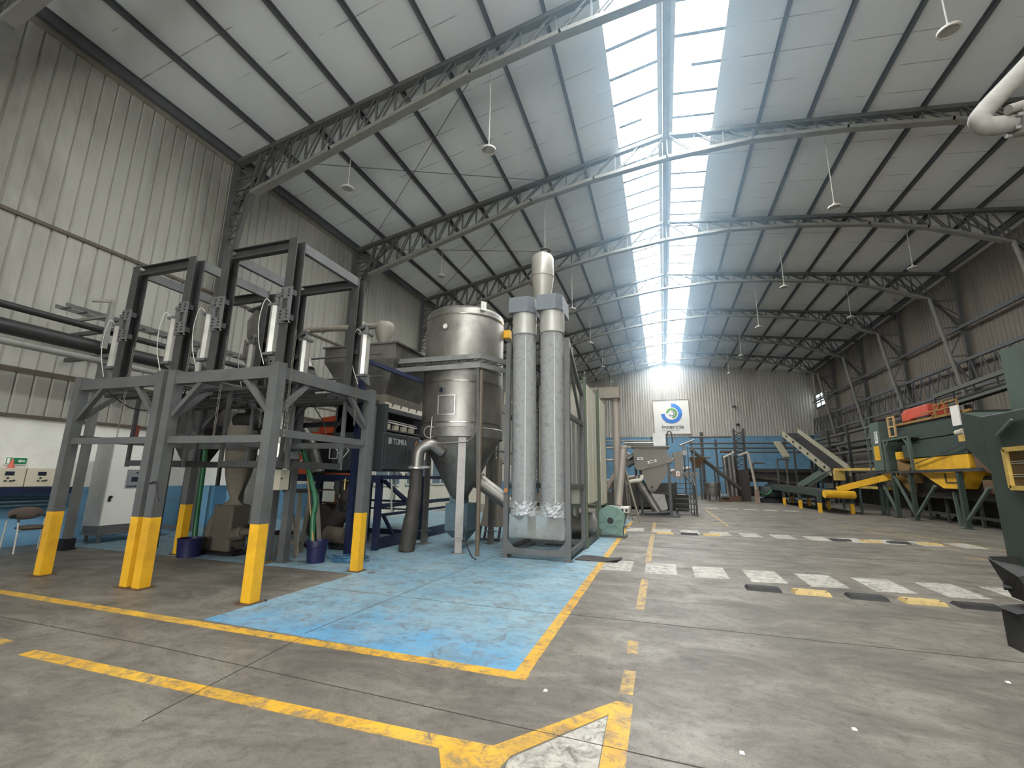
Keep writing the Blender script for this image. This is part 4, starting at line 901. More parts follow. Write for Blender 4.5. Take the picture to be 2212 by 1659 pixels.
# rubber boot pipe between elbow and floor
p1 = p0+V((-.46,-.3,-.4))
b = MB(); b.path(bez([p1, p1+V((-.01,0,-.5)), p1+V((-.06,0,-1.1)), V((p1.x-.14,p1.y,.03))],8), [.14]*8+[.15]*8+[.17]*9, 18)
solo('discharge_boot', b, mat('dark_brown_rubber', lin((66,62,56)), .65, 0, .3, 5, lin((34,32,30)), .7), 'dark dusty hose standing on the floor under the tank outlet elbow', 'hose')
b = MB(); b.lathe([(.15,0),(.19,.02),(.19,.05),(.15,.07)], p1+V((0,0,-.03)), n=20); b.box(p1.x+.1,p1.x+.3,p1.y-.04,p1.y+.1,p1.z-.0,p1.z+.05)
solo('hose_clamp', b, ALU, 'bright clamp collar joining the tank elbow to the dark hose', 'clamp')
solo('sampling_pipe', MB().tube((-3.68,8.98,0),(-3.72,9.0,3.9), .045, n=10), mat('rusty_pipe', lin((104,92,78)), .6, .2), 'rusty vertical pipe standing in front of the tank', 'pipe')
b = MB(); b.path(bez([(-4.0,9.05,.55),(-3.98,8.95,.35),(-3.85,8.85,.2),(-3.7,8.75,.03),(-3.55,8.6,.01)],8), .012, 6); solo('loose_cable', b, CABLE, 'loose black cable on the blue floor by the front tank leg', 'cable')
# cable tray bridge
t = thing('cable_bridge', 'grey double cable tray crossing in front of the tank', 'cable tray', (-5,8.95,4.0))
for z in (4.0,4.21):
    b = MB(); b.chan((-6.9,8.9,z),(-3.72,8.9,z), .11, .05, .006, (0,1,0)); b.chan((-3.72,8.9,z),(-3.2,9.9,z), .11, .05, .006, (-1,.5,0)); part('side_channel', b, GALV, t, smooth=False)
b = MB()
for k in range(14): b.bar((-6.8+k*.23,8.92,4.14),(-6.8+k*.23,9.01,4.14), .02, .02)
for k in range(5): b.bar((-3.72+k*.11,8.95+k*.2,4.14),(-4.0+k*.11,9.1+k*.2,4.14), .02, .02)
b.bar((-6.9,9.01,4.14),(-3.9,9.01,4.14), .012, .06); part('rungs', b, STEEL, t, smooth=False)
b = MB(); b.bar((-3.78,8.95,4.0),(-3.7,8.98,1.2), .06, .06); part('support_post', b, STEEL, t, smooth=False)
# inclined clear-ended tube and rectangular duct to the right of the tank
solo('slanted_duct', MB().tube((-4.25,10.3,1.5),(-3.1,10.3,.75), .17, n=18).tube((-4.3,10.3,1.53),(-4.22,10.3,1.48), .2, n=18), INOX, 'slanting round steel duct between the tank and the filter tubes', 'duct')
t = thing('rectangular_duct', 'dusty square duct on a dark stand between the tank and the filter tubes', 'duct', (-4.2,11.3,0))
b = MB(); b.loft(rect(-4.5,-3.95,11.1,11.5,.35), rect(-4.4,-4.05,11.15,11.45,.9)); b.box(-4.4,-4.05,11.15,11.45,.9,2.05); part('body', b, TAN, t, smooth=False)
b = MB()
for x in (-4.5,-3.98):
    for y in (11.1,11.48): b.bar((x-.02,y,0),(x+.03,y,.36), .05)
b.box(-4.5,-3.95,11.08,11.12,.02,.07); part('stand', b, FRAMED, t, smooth=False)

# ------------------------------------------------------------------ filter tubes in their frame
x0, x1, y0, y1 = -3.12, -1.82, 9.12, 10.9
t = thing('filter_stand', 'grey steel stand holding two tall grey filter tubes', 'frame', ((x0+x1)/2,10,0))
for x, y, h in ((x0,y0,4.5),(x1,y0,4.5),(x0,y1,4.5),(x1,y1,3.6)):
    b = MB(); b.bar((x,y,.02),(x,y,h), .1, .1, (0,1,0)); part('post', b, FRAME, t, smooth=False)
for y in (y0,y1):
    for z in ((.14,1.4) if y == y1 else (.14,)): part('cross_rail', MB().bar((x0+.05,y,z),(x1-.05,y,z), .08, .12), FRAME, t, smooth=False)
for x in (x0,x1):
    for z in (.14,1.4,2.87):
        part('side_rail', MB().bar((x,y0+.05,z),(x,y1-.05,z), .07, .1), FRAME, t, smooth=False)
part('sloping_beam', MB().bar((x1,y0,4.5),(x1,10.3,3.85), .08, .1), FRAME, t, smooth=False)
part('sloping_beam', MB().bar((x1,10.3,3.85),(x1,y1,3.6), .08, .1), FRAME, t, smooth=False)
part('sloping_beam', MB().bar((x1-.02,y0+.1,4.3),(x1-.02,10.75,2.95), .06, .06), FRAME, t, smooth=False)
part('top_beam', MB().bar((x0,9.78,4.42),(x1,9.78,4.42), .08, .12), FRAME, t, smooth=False)
for y in (9.75,10.3): part('mid_post', MB().bar((x1,y,1.45),(x1,y,2.82), .05, .05, (0,1,0)), FRAME, t, smooth=False)
for x, sx in ((x0,1),(x1,-1)):
    b = MB(); b.prism([(x,y0-.055,.1),(x+sx*.3,y0-.055,.1),(x,y0-.055,.42)], (0,.012,0)); b.box(x-.08,x+.08,y0-.08,y0+.1,0,.02); part('corner_gusset', b, FRAME, t, smooth=False)
part('red_switch', MB().box(x0-.02,x0+.04,y0-.09,y0-.05,1.28,1.36), mat('worn_orange', lin((190,120,60)), .5), t, smooth=False)
def fabric_tube(cx, cy, lab, lean):
    t = thing('filter_tube', lab, 'filter tube', (cx,cy,.95), 'tall filter tubes')
    r = .262; b = MB(); prof = []
    n = 40; k = 30; vs = []
    for i in range(k+1):
        z = 1.02+(4.72-1.02)*i/k
        for j in range(n):
            a = 2*PI*j/n; w = 1+.018*math.sin(a*3+z*1.3+cx)*(.4+.6*(1-i/k))+.03*math.exp(-((z-1.1)/.18)**2)*math.sin(a*7+cx*9)-.05*math.exp(-((z-4.45)/.1)**2)*max(0,math.cos(a+1.2))
            vs.append((cx+r*w*math.cos(a)+lean*(1-i/k), cy+r*w*math.sin(a), z))
    b.add(vs, [(i*n+j, i*n+(j+1)%n, (i+1)*n+(j+1)%n, (i+1)*n+j) for i in range(k) for j in range(n)]+[tuple(range(n-1,-1,-1)), tuple(k*n+j for j in range(n))])
    part('sleeve', b, BAG, t)
    b = MB(); b.tube((cx,cy,4.7),(cx,cy,5.2), r+.01, n=32); b.lathe([(r+.01,0),(r+.03,.015),(r+.01,.03)], (cx,cy,4.7), n=32); part('steel_collar', b, mat('pale_steel', lin((186,184,176)), .4, .4, .1, 4), t)
    b = MB(); b.bar((cx+.1+lean,cy-r*.93,1.1),(cx+.1,cy-r*.93,4.65), .014, .02, (0,1,0)); part('seam', b, mat('seam_tape', lin((206,206,202)), .6), t, smooth=False)
    random.seed(int(cx*100)); vs = []; k2 = 9
    for i in range(k2+1):
        z = .82+.28*i/k2
        for j in range(n):
            a = 2*PI*j/n; w = 1.03+random.uniform(-.07,.07)
            vs.append((cx+lean+r*w*math.cos(a), cy+r*w*math.sin(a), z+random.uniform(-.015,.015)))
    b = MB(); b.add(vs, [(i*n+j, i*n+(j+1)%n, (i+1)*n+(j+1)%n, (i+1)*n+j) for i in range(k2) for j in range(n)]+[tuple(range(n-1,-1,-1)), tuple(k2*n+j for j in range(n))]); part('crumpled_cuff', b, FOIL, t, 'crumpled silver cuff', smooth=False)
    b = MB(); b.prism([(cx-.29,cy-.3,5.2),(cx+.14,cy-.3,5.2),(cx+.27,cy-.14,5.2),(cx+.27,cy+.55,5.2),(cx-.29,cy+.55,5.2)], (0,0,.36)); part('head_box', b, mat('blue_grey_box', lin((116,122,126)), .5, .2, .1, 3), t, smooth=False, bev=.008)
    return t
fabric_tube(-2.84, 9.36, 'tall grey fabric filter tube nearest the tank', .02)
fabric_tube(-2.2, 9.36, 'tall grey fabric filter tube farther from the tank, under the cyclone', .02)
# clear dusty collecting bag below the tubes
def film():
    m, nt, bs = nodes('dusty_clear_film'); co = coord(nt)
    tr = nt.nodes.new('ShaderNodeBsdfTransparent'); mx = nt.nodes.new('ShaderNodeMixShader'); out = nt.nodes['Material Output']
    bs.inputs['Base Color'].default_value = (*lin((176,178,172)),1); bs.inputs['Roughness'].default_value = .35
    nt.links.new(ramp(nt, noise(nt, co, 2.5, 5), .3, .7, .22, .5), mx.inputs[0]); nt.links.new(tr.outputs[0], mx.inputs[1]); nt.links.new(bs.outputs[0], mx.inputs[2]); nt.links.new(mx.outputs[0], out.inputs['Surface'])
    return m
FILM = film()
vs = []; n = 36
P = rect(-3.06,-1.9,9.14,9.62,0)
def ring(z, k):
    out = []
    for i in range(4):
        for j in range(9):
            q = P[i].lerp(P[(i+1)%4], j/9); c = V((-2.48,9.38,0)); v = c+(q-c)*k; out.append(V((v.x+random.uniform(-.012,.012), v.y+random.uniform(-.012,.012), z)))
    return out
b = MB(); rs_ = [ring(.38,.92), ring(.4,1.0), ring(.6,1.01), ring(.8,.99), ring(.93,.96)]
for i in range(4): b.loft(rs_[i], rs_[i+1], False)
b.add(rs_[0], [tuple(range(36))]); solo('collecting_bag', b, FILM, 'clear dusty plastic bag under the two filter tubes', 'bag')
t = thing('rubber_mat', 'black sheet lying on the floor with a curled corner, beside the filter stand', 'sheet', (-1.3,9.7,0))
b = MB(); G = 10; vs = []
for i in range(G+1):
    for j in range(G+1):
        u, v_ = i/G, j/G; p = V((-1.76,9.36,0)).lerp(V((-.92,9.38,0)),u).lerp(V((-1.72,9.98,0)).lerp(V((-.88,9.92,0)),u), v_)
        z = .012+.09*max(0,u-.75)**1.0*(1.2-v_)*1.6+.008*math.sin(u*9+v_*5); vs.append((p.x,p.y,z))
for i in range(G+1):
    for j in range(G+1): x,y,z = vs[i*(G+1)+j]; vs.append((x,y,z-.008))
m_ = (G+1)**2; fs = []
for i in range(G):
    for j in range(G): a = i*(G+1)+j; fs += [(a,a+1,a+G+2,a+G+1),(m_+a+G+1,m_+a+G+2,m_+a+1,m_+a)]
bd = [i*(G+1) for i in range(G+1)]+[G*(G+1)+j for j in range(1,G+1)]+[i*(G+1)+G for i in range(G-1,-1,-1)]+[j for j in range(G-1,0,-1)]
for a, c in zip(bd, bd[1:]+bd[:1]): fs.append((a,c,m_+c,m_+a))
b.add(vs, fs); part('sheet', b, TARP, t)
# cyclone above the tubes
t = thing('cyclone', 'grey round cyclone standing above the right filter tube', 'cyclone', (-2.72,10.5,5.6))
cx, cy = -2.72, 10.5
b = MB(); b.lathe([(.1,5.2),(.17,5.5),(.2,5.9),(.29,6.62),(.29,7.15),(.25,7.22),(.16,7.24),(.16,7.3),(0,7.3)], (cx,cy,0), n=36, caps=False); part('body', b, mat('warm_grey_steel', lin((176,172,160)), .4, .35, .08, 2), t)
b = MB(); b.lathe([(.292,0),(.3,.01),(.292,.02)], (cx,cy,6.62), n=36); part('seam', b, STEELL, t)
b = MB(); b.lathe([(.09,0),(.1,.07),(.14,.08),(.14,.12),(.0,.12)], (cx+.08,cy,7.3), n=24, caps=False); part('top_vent', b, STEEL, t)
b = MB(); b.box(cx-.3,cx-.22,cy-.02,cy+.02,4.6,5.4); b.tube((cx,cy,4.5),(cx,cy,5.25), .09); part('support', b, FRAME, t, smooth=False)

# ------------------------------------------------------------------ green-framed filter panels
def panel_unit(xa, xb, ya, yb, zb, zt, lab):
    t = thing('filter_cabinet', lab, 'filter cabinet', ((xa+xb)/2,(ya+yb)/2,0))
    b = MB(); b.box(xa+.06,xb-.06,ya+.06,yb-.06,zb,zt); part('body', b, CREAM, t, smooth=False)
    for k in range(2):
        y = ya+.1+(yb-ya-.2)*k/2; b = MB(); b.box(xb-.06,xb,y+.02,y+(yb-ya-.2)/2-.02,zb+.05,zt-.05); part('side_panel', b, CREAM, t, smooth=False, bev=.006)
    gm = mat('olive_green_paint', lin((88,98,78)), .5, 0, .12, 4, lin((72,76,62)), .4)
    for x in (xa,xb):
        for y in (ya,yb): part('post', MB().bar((x-.04,y,0.02),(x-.04,y,zt+.12), .07, .08, (0,1,0)), gm, t, smooth=False)
    for z in (zb,zt):
        for y in (ya,yb): part('rail', MB().bar((xa,y,z),(xb-.09,y,z), .06, .08), gm, t, smooth=False)
    b = MB(); b.lathe([(.03,0),(.08,0),(.08,.02),(.03,.02)], (xb-.04,ya,zt+.18), (1,0,0), 16, False); part('lifting_eye', b, gm, t)
    return t
panel_unit(-3.0, -1.72, 10.98, 12.75, .95, 3.95, 'cream filter cabinet in a green frame right behind the filter stand')
panel_unit(-2.9, -1.72, 13.35, 14.9, .8, 4.0, 'cream filter cabinet in a green frame, farther one by the mint blower')
t = thing('plant_blower', 'dark pipework and drum under the nearer cream filter cabinet', 'blower', (-2.3,11.8,0))
b = MB(); b.tube((-2.6,11.3,.45),(-1.9,12.4,.45), .26, n=20); part('drum', b, GALV, t)
b = MB(); b.box(-2.8,-1.75,11.1,12.6,.02,.14); part('base', b, FRAMED, t, smooth=False)
b = MB(); b.tube((-2.2,11.8,.6),(-2.2,11.8,.95), .12, n=14); part('neck', b, GALV, t)
t = thing('rectangular_duct', 'tan L-shaped duct with a tall round pipe between the cream cabinet and the logo wall', 'duct', (-1.8,17.5,.1))
b = MB(); b.prism([(-2.9,17.2,4.6),(-1.45,17.2,4.6),(-1.45,17.2,5.02),(-2.6,17.2,5.02),(-2.9,17.2,4.9)], (0,.6,0)); part('head_duct', b, TAN, t, smooth=False)
b = MB(); b.tube((-1.63,17.5,.35),(-1.62,17.5,4.6), .145, n=20); b.lathe([(.145,0),(.17,.01),(.17,.04),(.145,.05)], (-1.62,17.5,4.5), n=20); part('vertical_pipe', b, mat('pale_tan_pipe', lin((168,158,146)), .5, .2, .08, 3), t)
b = MB(); b.box(-1.8,-1.4,17.3,17.7,.0,.36); part('base', b, TAN, t, smooth=False)
t = thing('leaning_pipe', 'pale dusty pipe leaning beside the tall tan pipe, over the mint blower', 'pipe', (-1.45,16.6,.5))
b = MB(); b.tube((-1.52,16.4,.7),(-1.3,16.6,2.72), .125, n=18); b.lathe([(.125,0),(.15,.0),(.15,.07),(.125,.08)], (-1.3,16.6,2.66), n=18); part('pipe', b, mat('pale_tan_pipe', lin((168,158,146)), .5, .2, .08, 3), t)
b = MB(); b.loft(rect(-1.72,-1.38,15.9,16.5,.02), rect(-1.78,-1.2,15.8,16.6,.5)); part('bin', b, FRAME, t, smooth=False)
b = MB(); b.box(-1.85,-1.15,15.75,16.65,.5,.66); part('mat_lid', b, WHITEP, t, smooth=False)
b = MB()
for k in range(5): b.box(-1.77+k*.13,-1.7+k*.13,15.74,15.75,.53,.62)
part('lid_holes', b, BLACK, t, smooth=False)
# mint blower
t = thing('mint_blower', 'round mint green blower on the blue floor beside the yellow line', 'blower', (-1.47,13.4,0))
cx, cy, cz = -1.47, 13.3, .46
b = MB(); n = 40
prof = [(cx+.38*math.cos(2*PI*i/n), cy, cz+.38*math.sin(2*PI*i/n)) for i in range(n)]
b.prism(prof, (0,.4,0)); b.box(cx-.27,cx+.33,cy+.03,cy+.37,.04,.36); part('casing', b, MINT, t)
b = MB(); b.lathe([(.09,0),(.13,0),(.13,.03),(.09,.03)], (cx,cy-.03,cz-.02), (0,1,0), 24, False)
for k in range(8):
    a = 2*PI*k/8+.1; b.bar((cx+.13*math.cos(a),cy-.012,cz-.02+.13*math.sin(a)),(cx+.34*math.cos(a),cy-.012,cz-.02+.34*math.sin(a)), .03, .022, (0,1,0))
part('ribs', b, MINT, t, smooth=False)
b = MB()
for k in range(16):
    a = 2*PI*k/16; b.tube((cx+.355*math.cos(a),cy-.02,cz+.355*math.sin(a)),(cx+.355*math.cos(a),cy,cz+.355*math.sin(a)), .014, n=6)
part('bolts', b, GALV, t)
b = MB(); b.lathe([(0,0),(.09,0),(.09,.02),(0,.02)], (cx,cy-.02,cz-.02), (0,1,0), 20, False); part('inlet', b, BLACK, t)
b = MB(); b.box(cx-.5,cx+.42,cy-.08,cy+.5,0,.05); part('base_plate', b, FRAMED, t, smooth=False)
# tripod / guard in front of the shaker
t = thing('leaning_guard', 'thin dark pole guard leaning between the pale pipe and the classifier machine', 'guard', (-1.0,18,0))
b = MB(); b.bar((-.9,17.9,0),(-1.45,18.4,2.1), .05); b.bar((-1.6,18.3,.35),(-.95,17.92,.3), .04); b.bar((-1.35,18.9,0),(-1.45,18.4,2.1), .04); b.bar((-1.25,19.0,0),(-1.42,18.45,2.1), .04); part('poles', b, TAN, t, smooth=False)

# ------------------------------------------------------------------ classifier machine
CLT = mat('dusty_classifier_grey', lin((122,116,105)), .5, .1, .1, 3, lin((92,86,76)), .5)
t = thing('classifier', 'grey classifier machine with a V-shaped hopper in front of the logo wall', 'machine', (-.4,21.7,0))
b = MB(); b.box(-1.27,.2,21.5,23.0,2.72,3.0); b.box(-1.35,.28,21.42,23.08,3.0,3.06); part('top_box', b, CLT, t, smooth=False)
b = MB(); b.prism([(-1.27,21.5,2.72),(.2,21.5,2.72),(.34,21.5,2.66),(.42,21.5,2.36),(-1.1,21.5,1.95),(-1.22,21.5,2.1)], (0,1.4,0)); part('sieve_body', b, CLT, t, smooth=False)
b = MB(); b.prism([(-.95,21.55,2.02),(.22,21.55,2.3),(.2,21.55,1.9),(-.35,21.55,1.1),(-.45,21.55,1.03),(-.6,21.55,1.03),(-.68,21.55,1.12)], (0,1.3,0)); part('v_hopper', b, mat('mid_tan_steel', lin((118,111,100)), .5, .1, .08, 2), t, smooth=False)
b = MB(); b.lathe([(0,0),(.17,0),(.17,.05),(0,.05)], (-.52,21.5,1.25), (0,1,0), 24, False); o = part('end_plate', b, mat('mid_tan_steel', lin((134,126,114)), .5), t)
part('shaft', MB().tube((-.52,21.45,1.25),(-.52,21.5,1.25), .05), BLACK, o)
b = MB(); b.box(-.37,.16,21.6,22.2,3.06,3.66); part('inlet_box', b, mat('bright_zinc', lin((186,186,180)), .4, .5), t, smooth=False)
b = MB(); b.path(bez([(.22,21.7,3.1),(.24,21.7,3.6),(.3,21.7,3.72),(.42,21.7,3.66),(.46,21.7,3.2)],6), .03, 8); part('hoop_pipe', b, STEEL, t)
b = MB(); b.prism([(.42,21.55,2.75),(.85,21.55,2.86),(.85,21.55,2.5),(.8,21.55,1.62),(.5,21.55,1.62),(.48,21.55,2.4)], (0,.5,0)); o = part('side_chute', b, CLT, t, smooth=False)
b = MB(); b.box(.53,.68,21.54,21.55,1.75,1.95); part('warning_sign', b, SIGNW, o, smooth=False)
b = MB(); b.box(.57,.6,21.535,21.54,1.8,1.9); b.box(.62,.65,21.535,21.54,1.8,1.9); part('red_pictogram', b, mat('sign_red', lin((176,70,56)), .5), o, smooth=False)
for P, nm in (((-.65,21.49,2.32,-.27,21.49,2.42),'name_plate'),((-1.1,21.49,2.5,-.85,21.49,2.5),'name_plate')):
    b = MB(); b.bar(P[:3], P[3:], .01, .11 if 'w' else .1, (0,0,1)); o2 = part(nm, b, SIGNW, t, smooth=False)
    b = MB(); b.bar((P[0]+.06,21.483,P[2]+.015),(P[3]-.06,21.483,P[5]-.015), .004, .05, (0,0,1)); part('plate_mark', b, STEEL, o2, smooth=False)
b = MB(); b.tube((-1.2,21.8,1.7),(-.3,21.8,.15), .2, n=16); part('screw_tube', b, INOXD, t)
b = MB(); b.prism([(-.75,21.7,1.0),(.0,21.7,.9),(.12,21.7,.3),(-.35,21.7,.2)], (0,.5,0)); part('outlet_chute', b, INOXD, t, smooth=False)
b = MB(); b.path(bez([(.2,21.8,.9),(.3,21.8,.6),(.2,21.8,.2),(-.3,21.7,.12),(-.9,21.6,.1)],8), .09, 12); part('bottom_hose', b, FRAMED, t)
b = MB(); b.path(bez([(-1.65,21.4,1.4),(-1.3,21.4,1.5),(-.98,21.4,1.55),(-.92,21.45,1.75)],6), .09, 14); part('elbow_pipe', b, CREAM, t)
for x, y in ((.24,21.6),(.24,22.9),(-1.25,22.9),(-1.0,22.2)): part('leg', MB().bar((x,y,.02),(x,y,2.3), .12, .12, (0,1,0)), FRAMED, t, smooth=False)
b = MB(); b.box(-1.5,.6,21.2,23.3,0,.06); b.bar((-1.2,22.9,.9),(.2,22.9,.9), .1, .1); part('base', b, FRAMED, t, smooth=False)
b = MB(); b.tube((-1.6,22.5,2.5),(-1.0,22.6,2.9), .12, n=14); b.tube((-1.8,23,3.3),(.2,23,3.3), .06); b.tube((-1.6,22,2.2),(-1.1,21.9,2.5), .14); part('side_pipes', b, INOXD, t)
b = MB(); b.lathe([(0,0),(.12,0),(.12,.2),(0,.2)], (1.0,23.3,2.85), (0,1,0), 18, False); b.tube((1.0,23.4,2.6),(1.0,23.4,3.2), .05); b.tube((.8,23.4,3.2),(1.5,23.8,3.5), .04); part('motor', b, GALV, t)
# access stairs with railing beside it
t = thing('access_stairs', 'dark steel access stairs with a railing beside the classifier machine', 'stairs', (1.0,22.8,0))
b = MB(); b.bar((.55,23.8,1.5),(.55,24.2,0), .08); part('stringer', b, STEEL, t, smooth=False)
for k in range(6): part('tread', MB().box(.45,1.3,22.6+k*.12,22.9+k*.12,.25+k*.23,.29+k*.23), FRAMED, t, smooth=False)
for x, y, z0, z1 in ((1.36,22.25,0,3.0),(1.36,22.9,0,2.2),(1.3,23.6,0,1.9),(1.2,24.2,0,3.2),(1.36,22.55,0,1.3)): part('railing_post', MB().bar((x,y,z0),(x,y,z1), .05, .05, (0,1,0)), STEEL, t, smooth=False)
for p, q in (((.75,23.0,2.0),(1.36,22.25,1.25)),((1.36,22.25,.5),(1.3,23.6,.5)),((1.36,22.25,1.25),(1.3,23.6,1.7))): part('hand_rail', MB().bar(p, q, .045), STEEL, t, smooth=False)
b = MB(); b.box(.4,1.6,24.3,25.5,1.75,1.95); part('landing', b, TAN, t, smooth=False)
t = thing('pump_skid', 'low dark pump skid with crossing pipes behind the classifier machine', 'pump skid', (-.5,26.5,0))
b = MB(); b.box(-3.5,1.2,26,28.5,.1,.8); b.box(-2.8,-1.2,26.2,28,.8,1.6); b.box(-.6,.6,26.4,27.6,.8,1.4); part('housing', b, mat('dark_machine_grey', lin((70,68,62)), .6, 0, .2, 1), t, smooth=False)
b = MB(); b.tube((-4.5,26.5,1.2),(1.4,26.3,2.2), .1); b.tube((-4.5,27,2.6),(.8,27,2.7), .07); b.tube((-3.2,26.4,.8),(-1.8,26.2,3.0), .16); b.tube((-3.9,26.4,3.3),(.4,26.4,3.35), .05); part('pipes', b, mat('pale_tan_pipe', lin((168,158,146)), .5), t)
for x in (-3.4,-2.0,-.4,1.1): part('post', MB().bar((x,26.2,0),(x,26.2,3.4), .08, .08, (0,1,0)), FRAMED, t, smooth=False)
# ------------------------------------------------------------------ sign on the far wall
t = thing('company_sign', 'square white sign with a round blue and green logo on the corrugated end wall', 'sign', (1.1,YF-.1,6.4))
sy = YF-.16
b = MB(); b.prism([(-.8,sy,10.15),(2.95,sy,10.2),(3.02,sy,6.42),(-.7,sy,6.42)], (0,.08,0)); part('board', b, SIGNW, t, smooth=False)
b = MB()
fr = [(-.8,10.15),(2.95,10.2),(3.02,6.42),(-.7,6.42)]
for p, q in zip(fr, fr[1:]+fr[:1]): b.bar((p[0],sy-.01,p[1]),(q[0],sy-.01,q[1]), .06, .07, (0,1,0))
part('border', b, mat('sign_border', lin((150,140,128)), .5), t, smooth=False)
def arc(r0, r1, a0, a1, m, nm, c=(1.15,8.68), y=sy-.03):
    b = MB(); n = 40; A = [V((c[0]+r0*math.cos(a0+(a1-a0)*i/n), y, c[1]+r0*math.sin(a0+(a1-a0)*i/n))) for i in range(n+1)]; B = [V((c[0]+r1*math.cos(a0+(a1-a0)*i/n), y, c[1]+r1*math.sin(a0+(a1-a0)*i/n))) for i in range(n+1)]
    for i in range(n): b.prism([A[i],A[i+1],B[i+1],B[i]], (0,.02,0))
    return part(nm, b, m, t, smooth=False)
R = math.radians
arc(.7,1.1,R(-178),R(0),LOGOB,'logo_ring'); arc(.7,1.1,R(0),R(90),mat('logo_sky', lin((64,140,214)), .5),'logo_ring')
arc(.38,.57,R(-80),R(175),LOGOG,'logo_ring'); arc(.24,.3,R(-160),R(80),LOGOD,'logo_ring')
text_mesh('lettering', 'intercia', .62, INK, t, (.05,sy-.04,7.02), (1,0,0), (0,0,1), .02, 1.0, 2.3)
b = MB(); x = .08
for wd in (.12,.3,.22,.1,.16,.3,.22,.26,.2): b.box(x,x+wd*.75,sy-.02,sy-.01,6.8,6.87); x += wd
part('small_print', b, mat('faint_ink', lin((150,146,140)), .6), t, smooth=False)
# ------------------------------------------------------------------ pipework and plant by the far wall
PG = mat('dull_pipe_grey', lin((92,88,82)), .6, .1, .15, 2)
Y = 42.0
for z, x0, x1, lab in ((5.2,2.2,5.6,'highest short horizontal pipe in front of the blue end wall'),(4.65,2.2,13.5,'second long horizontal pipe in front of the blue end wall'),(4.25,2.2,13.0,'third long horizontal pipe in front of the blue end wall'),(3.9,5.0,12.5,'fourth long horizontal pipe in front of the blue end wall')):
    solo('horizontal_pipe', MB().tube((x0,Y,z),(x1,Y,z), .07, n=8), PG, lab, 'pipe', 'pipes along the end wall')
for x, z, r, lab in ((3.25,5.6,.13,'tall dull standing pipe nearest the access stairs, in front of the blue wall'),(4.35,5.0,.08,'thin standing pipe second from the access stairs'),(2.4,5.0,.06,'thin standing pipe right behind the access stairs'),(9.5,5.3,.1,'standing pipe just left of the steep conveyor')):
    solo('standing_pipe', MB().tube((x,Y+.1,0),(x,Y+.1,z), r, n=10), PG, lab, 'pipe', 'pipes along the end wall')
t = thing('screw_conveyor', 'long slanting screw tube falling from the access stairs to the floor by the end wall', 'conveyor', (4.0,40,0))
b = MB(); b.tube((2.1,38,3.9),(5.6,39.5,.95), .15, n=12); part('tube', b, PG, t)
b = MB(); b.loft(rect(2.0,3.1,38,38.8,3.3), rect(2.3,2.7,38.2,38.6,2.5)); part('inlet', b, BROWN, t, smooth=False)
t = thing('round_tank', 'low round process tank on legs near the foot of the slanting screw tube', 'tank', (3.6,39.5,0))
b = MB(); b.lathe([(.5,.35),(.62,.8),(.62,1.4),(.55,1.42),(0,1.42)], (3.6,39.5,0), n=28, caps=False); b.lathe([(.62,0),(.66,.02),(.62,.04)], (3.6,39.5,1.05), n=28); part('drum', b, INOXD, t)
for a in range(3): part('leg', MB().bar((3.6+.5*math.cos(a*2.1),39.5+.5*math.sin(a*2.1),0),(3.6+.5*math.cos(a*2.1),39.5+.5*math.sin(a*2.1),.6), .1), FRAMED, t, smooth=False)
t = thing('filter_cluster', 'cluster of three vertical steel columns with a pale top pipe, right of the slanting tube', 'filter', (5.0,39.6,0))
for x in (4.72,5.05,5.32): part('column_tube', MB().tube((x,39.6,.4),(x-.1,39.6,3.5), .16, n=14), INOXD, t)
b = MB(); b.tube((4.55,39.5,3.35),(5.25,39.5,3.7), .09); b.sphere((5.25,39.5,3.72),.13,12,8); part('top_pipe', b, CREAM, t)
b = MB(); b.box(4.5,5.6,39.3,40,0,.4); b.box(4.4,5.2,39.4,40,3.75,3.9); part('base', b, BROWN, t, smooth=False)
t = thing('lattice_tower', 'dark lattice tower standing in front of the blue end wall', 'tower', (5.95,40.6,0))
b = MB()
for x in (5.6,6.3):
    for y in (40.3,40.9): b.bar((x,y,0),(x,y,5.7), .1, .1, (0,1,0))
part('uprights', b, FRAMED, t, smooth=False)
b = MB(); z = 2.6
while z < 5.5: b.bar((5.6,40.3,z),(6.3,40.3,z+.4), .06); b.bar((6.3,40.3,z),(5.6,40.3,z+.4), .06); b.bar((5.6,40.3,z),(6.3,40.3,z), .06); z += .42
part('lattice', b, FRAMED, t, smooth=False)
b = MB(); b.box(5.5,6.4,40.2,41,0,2.4); part('housing', b, mat('dusty_black', lin((62,56,52)), .7), t, smooth=False)
t = thing('bent_pipe', 'pale bent pipe reaching from the lattice tower down to the floor', 'pipe', (6.2,38.8,0))
b = MB(); b.path([(5.7,39.5,3.5),(6.2,39.0,3.72),(6.28,38.9,3.6),(6.55,38.6,.9)], .1, 10); part('pipe', b, mat('pale_tan_pipe', lin((168,158,146)), .5), t)
b = MB(); b.prism([(6.4,38.6,0),(6.75,38.6,0),(6.7,38.6,1.15),(6.5,38.6,1.2)], (0,.3,0)); part('boot', b, mat('dusty_pink', lin((150,126,110)), .7), t, smooth=False)
t = thing('drum_dryer', 'low dark horizontal drum with a curved hose beside the pale bent pipe', 'drum', (7.6,39.5,0))
b = MB(); b.tube((7.1,39.4,.75),(8.4,39.6,.75), .45, n=20); part('drum', b, mat('dark_teal_steel', lin((84,92,90)), .5, .2), t)
b = MB(); b.box(6.9,8.6,39,40,0,.3); part('base', b, BLACK, t, smooth=False)
b = MB(); b.path(bez([(6.6,39.0,1.0),(6.9,38.9,.7),(7.3,38.9,.6),(7.6,38.9,.9),(7.7,38.9,1.3)],6), .07, 8); part('hose', b, HOSEG, t)
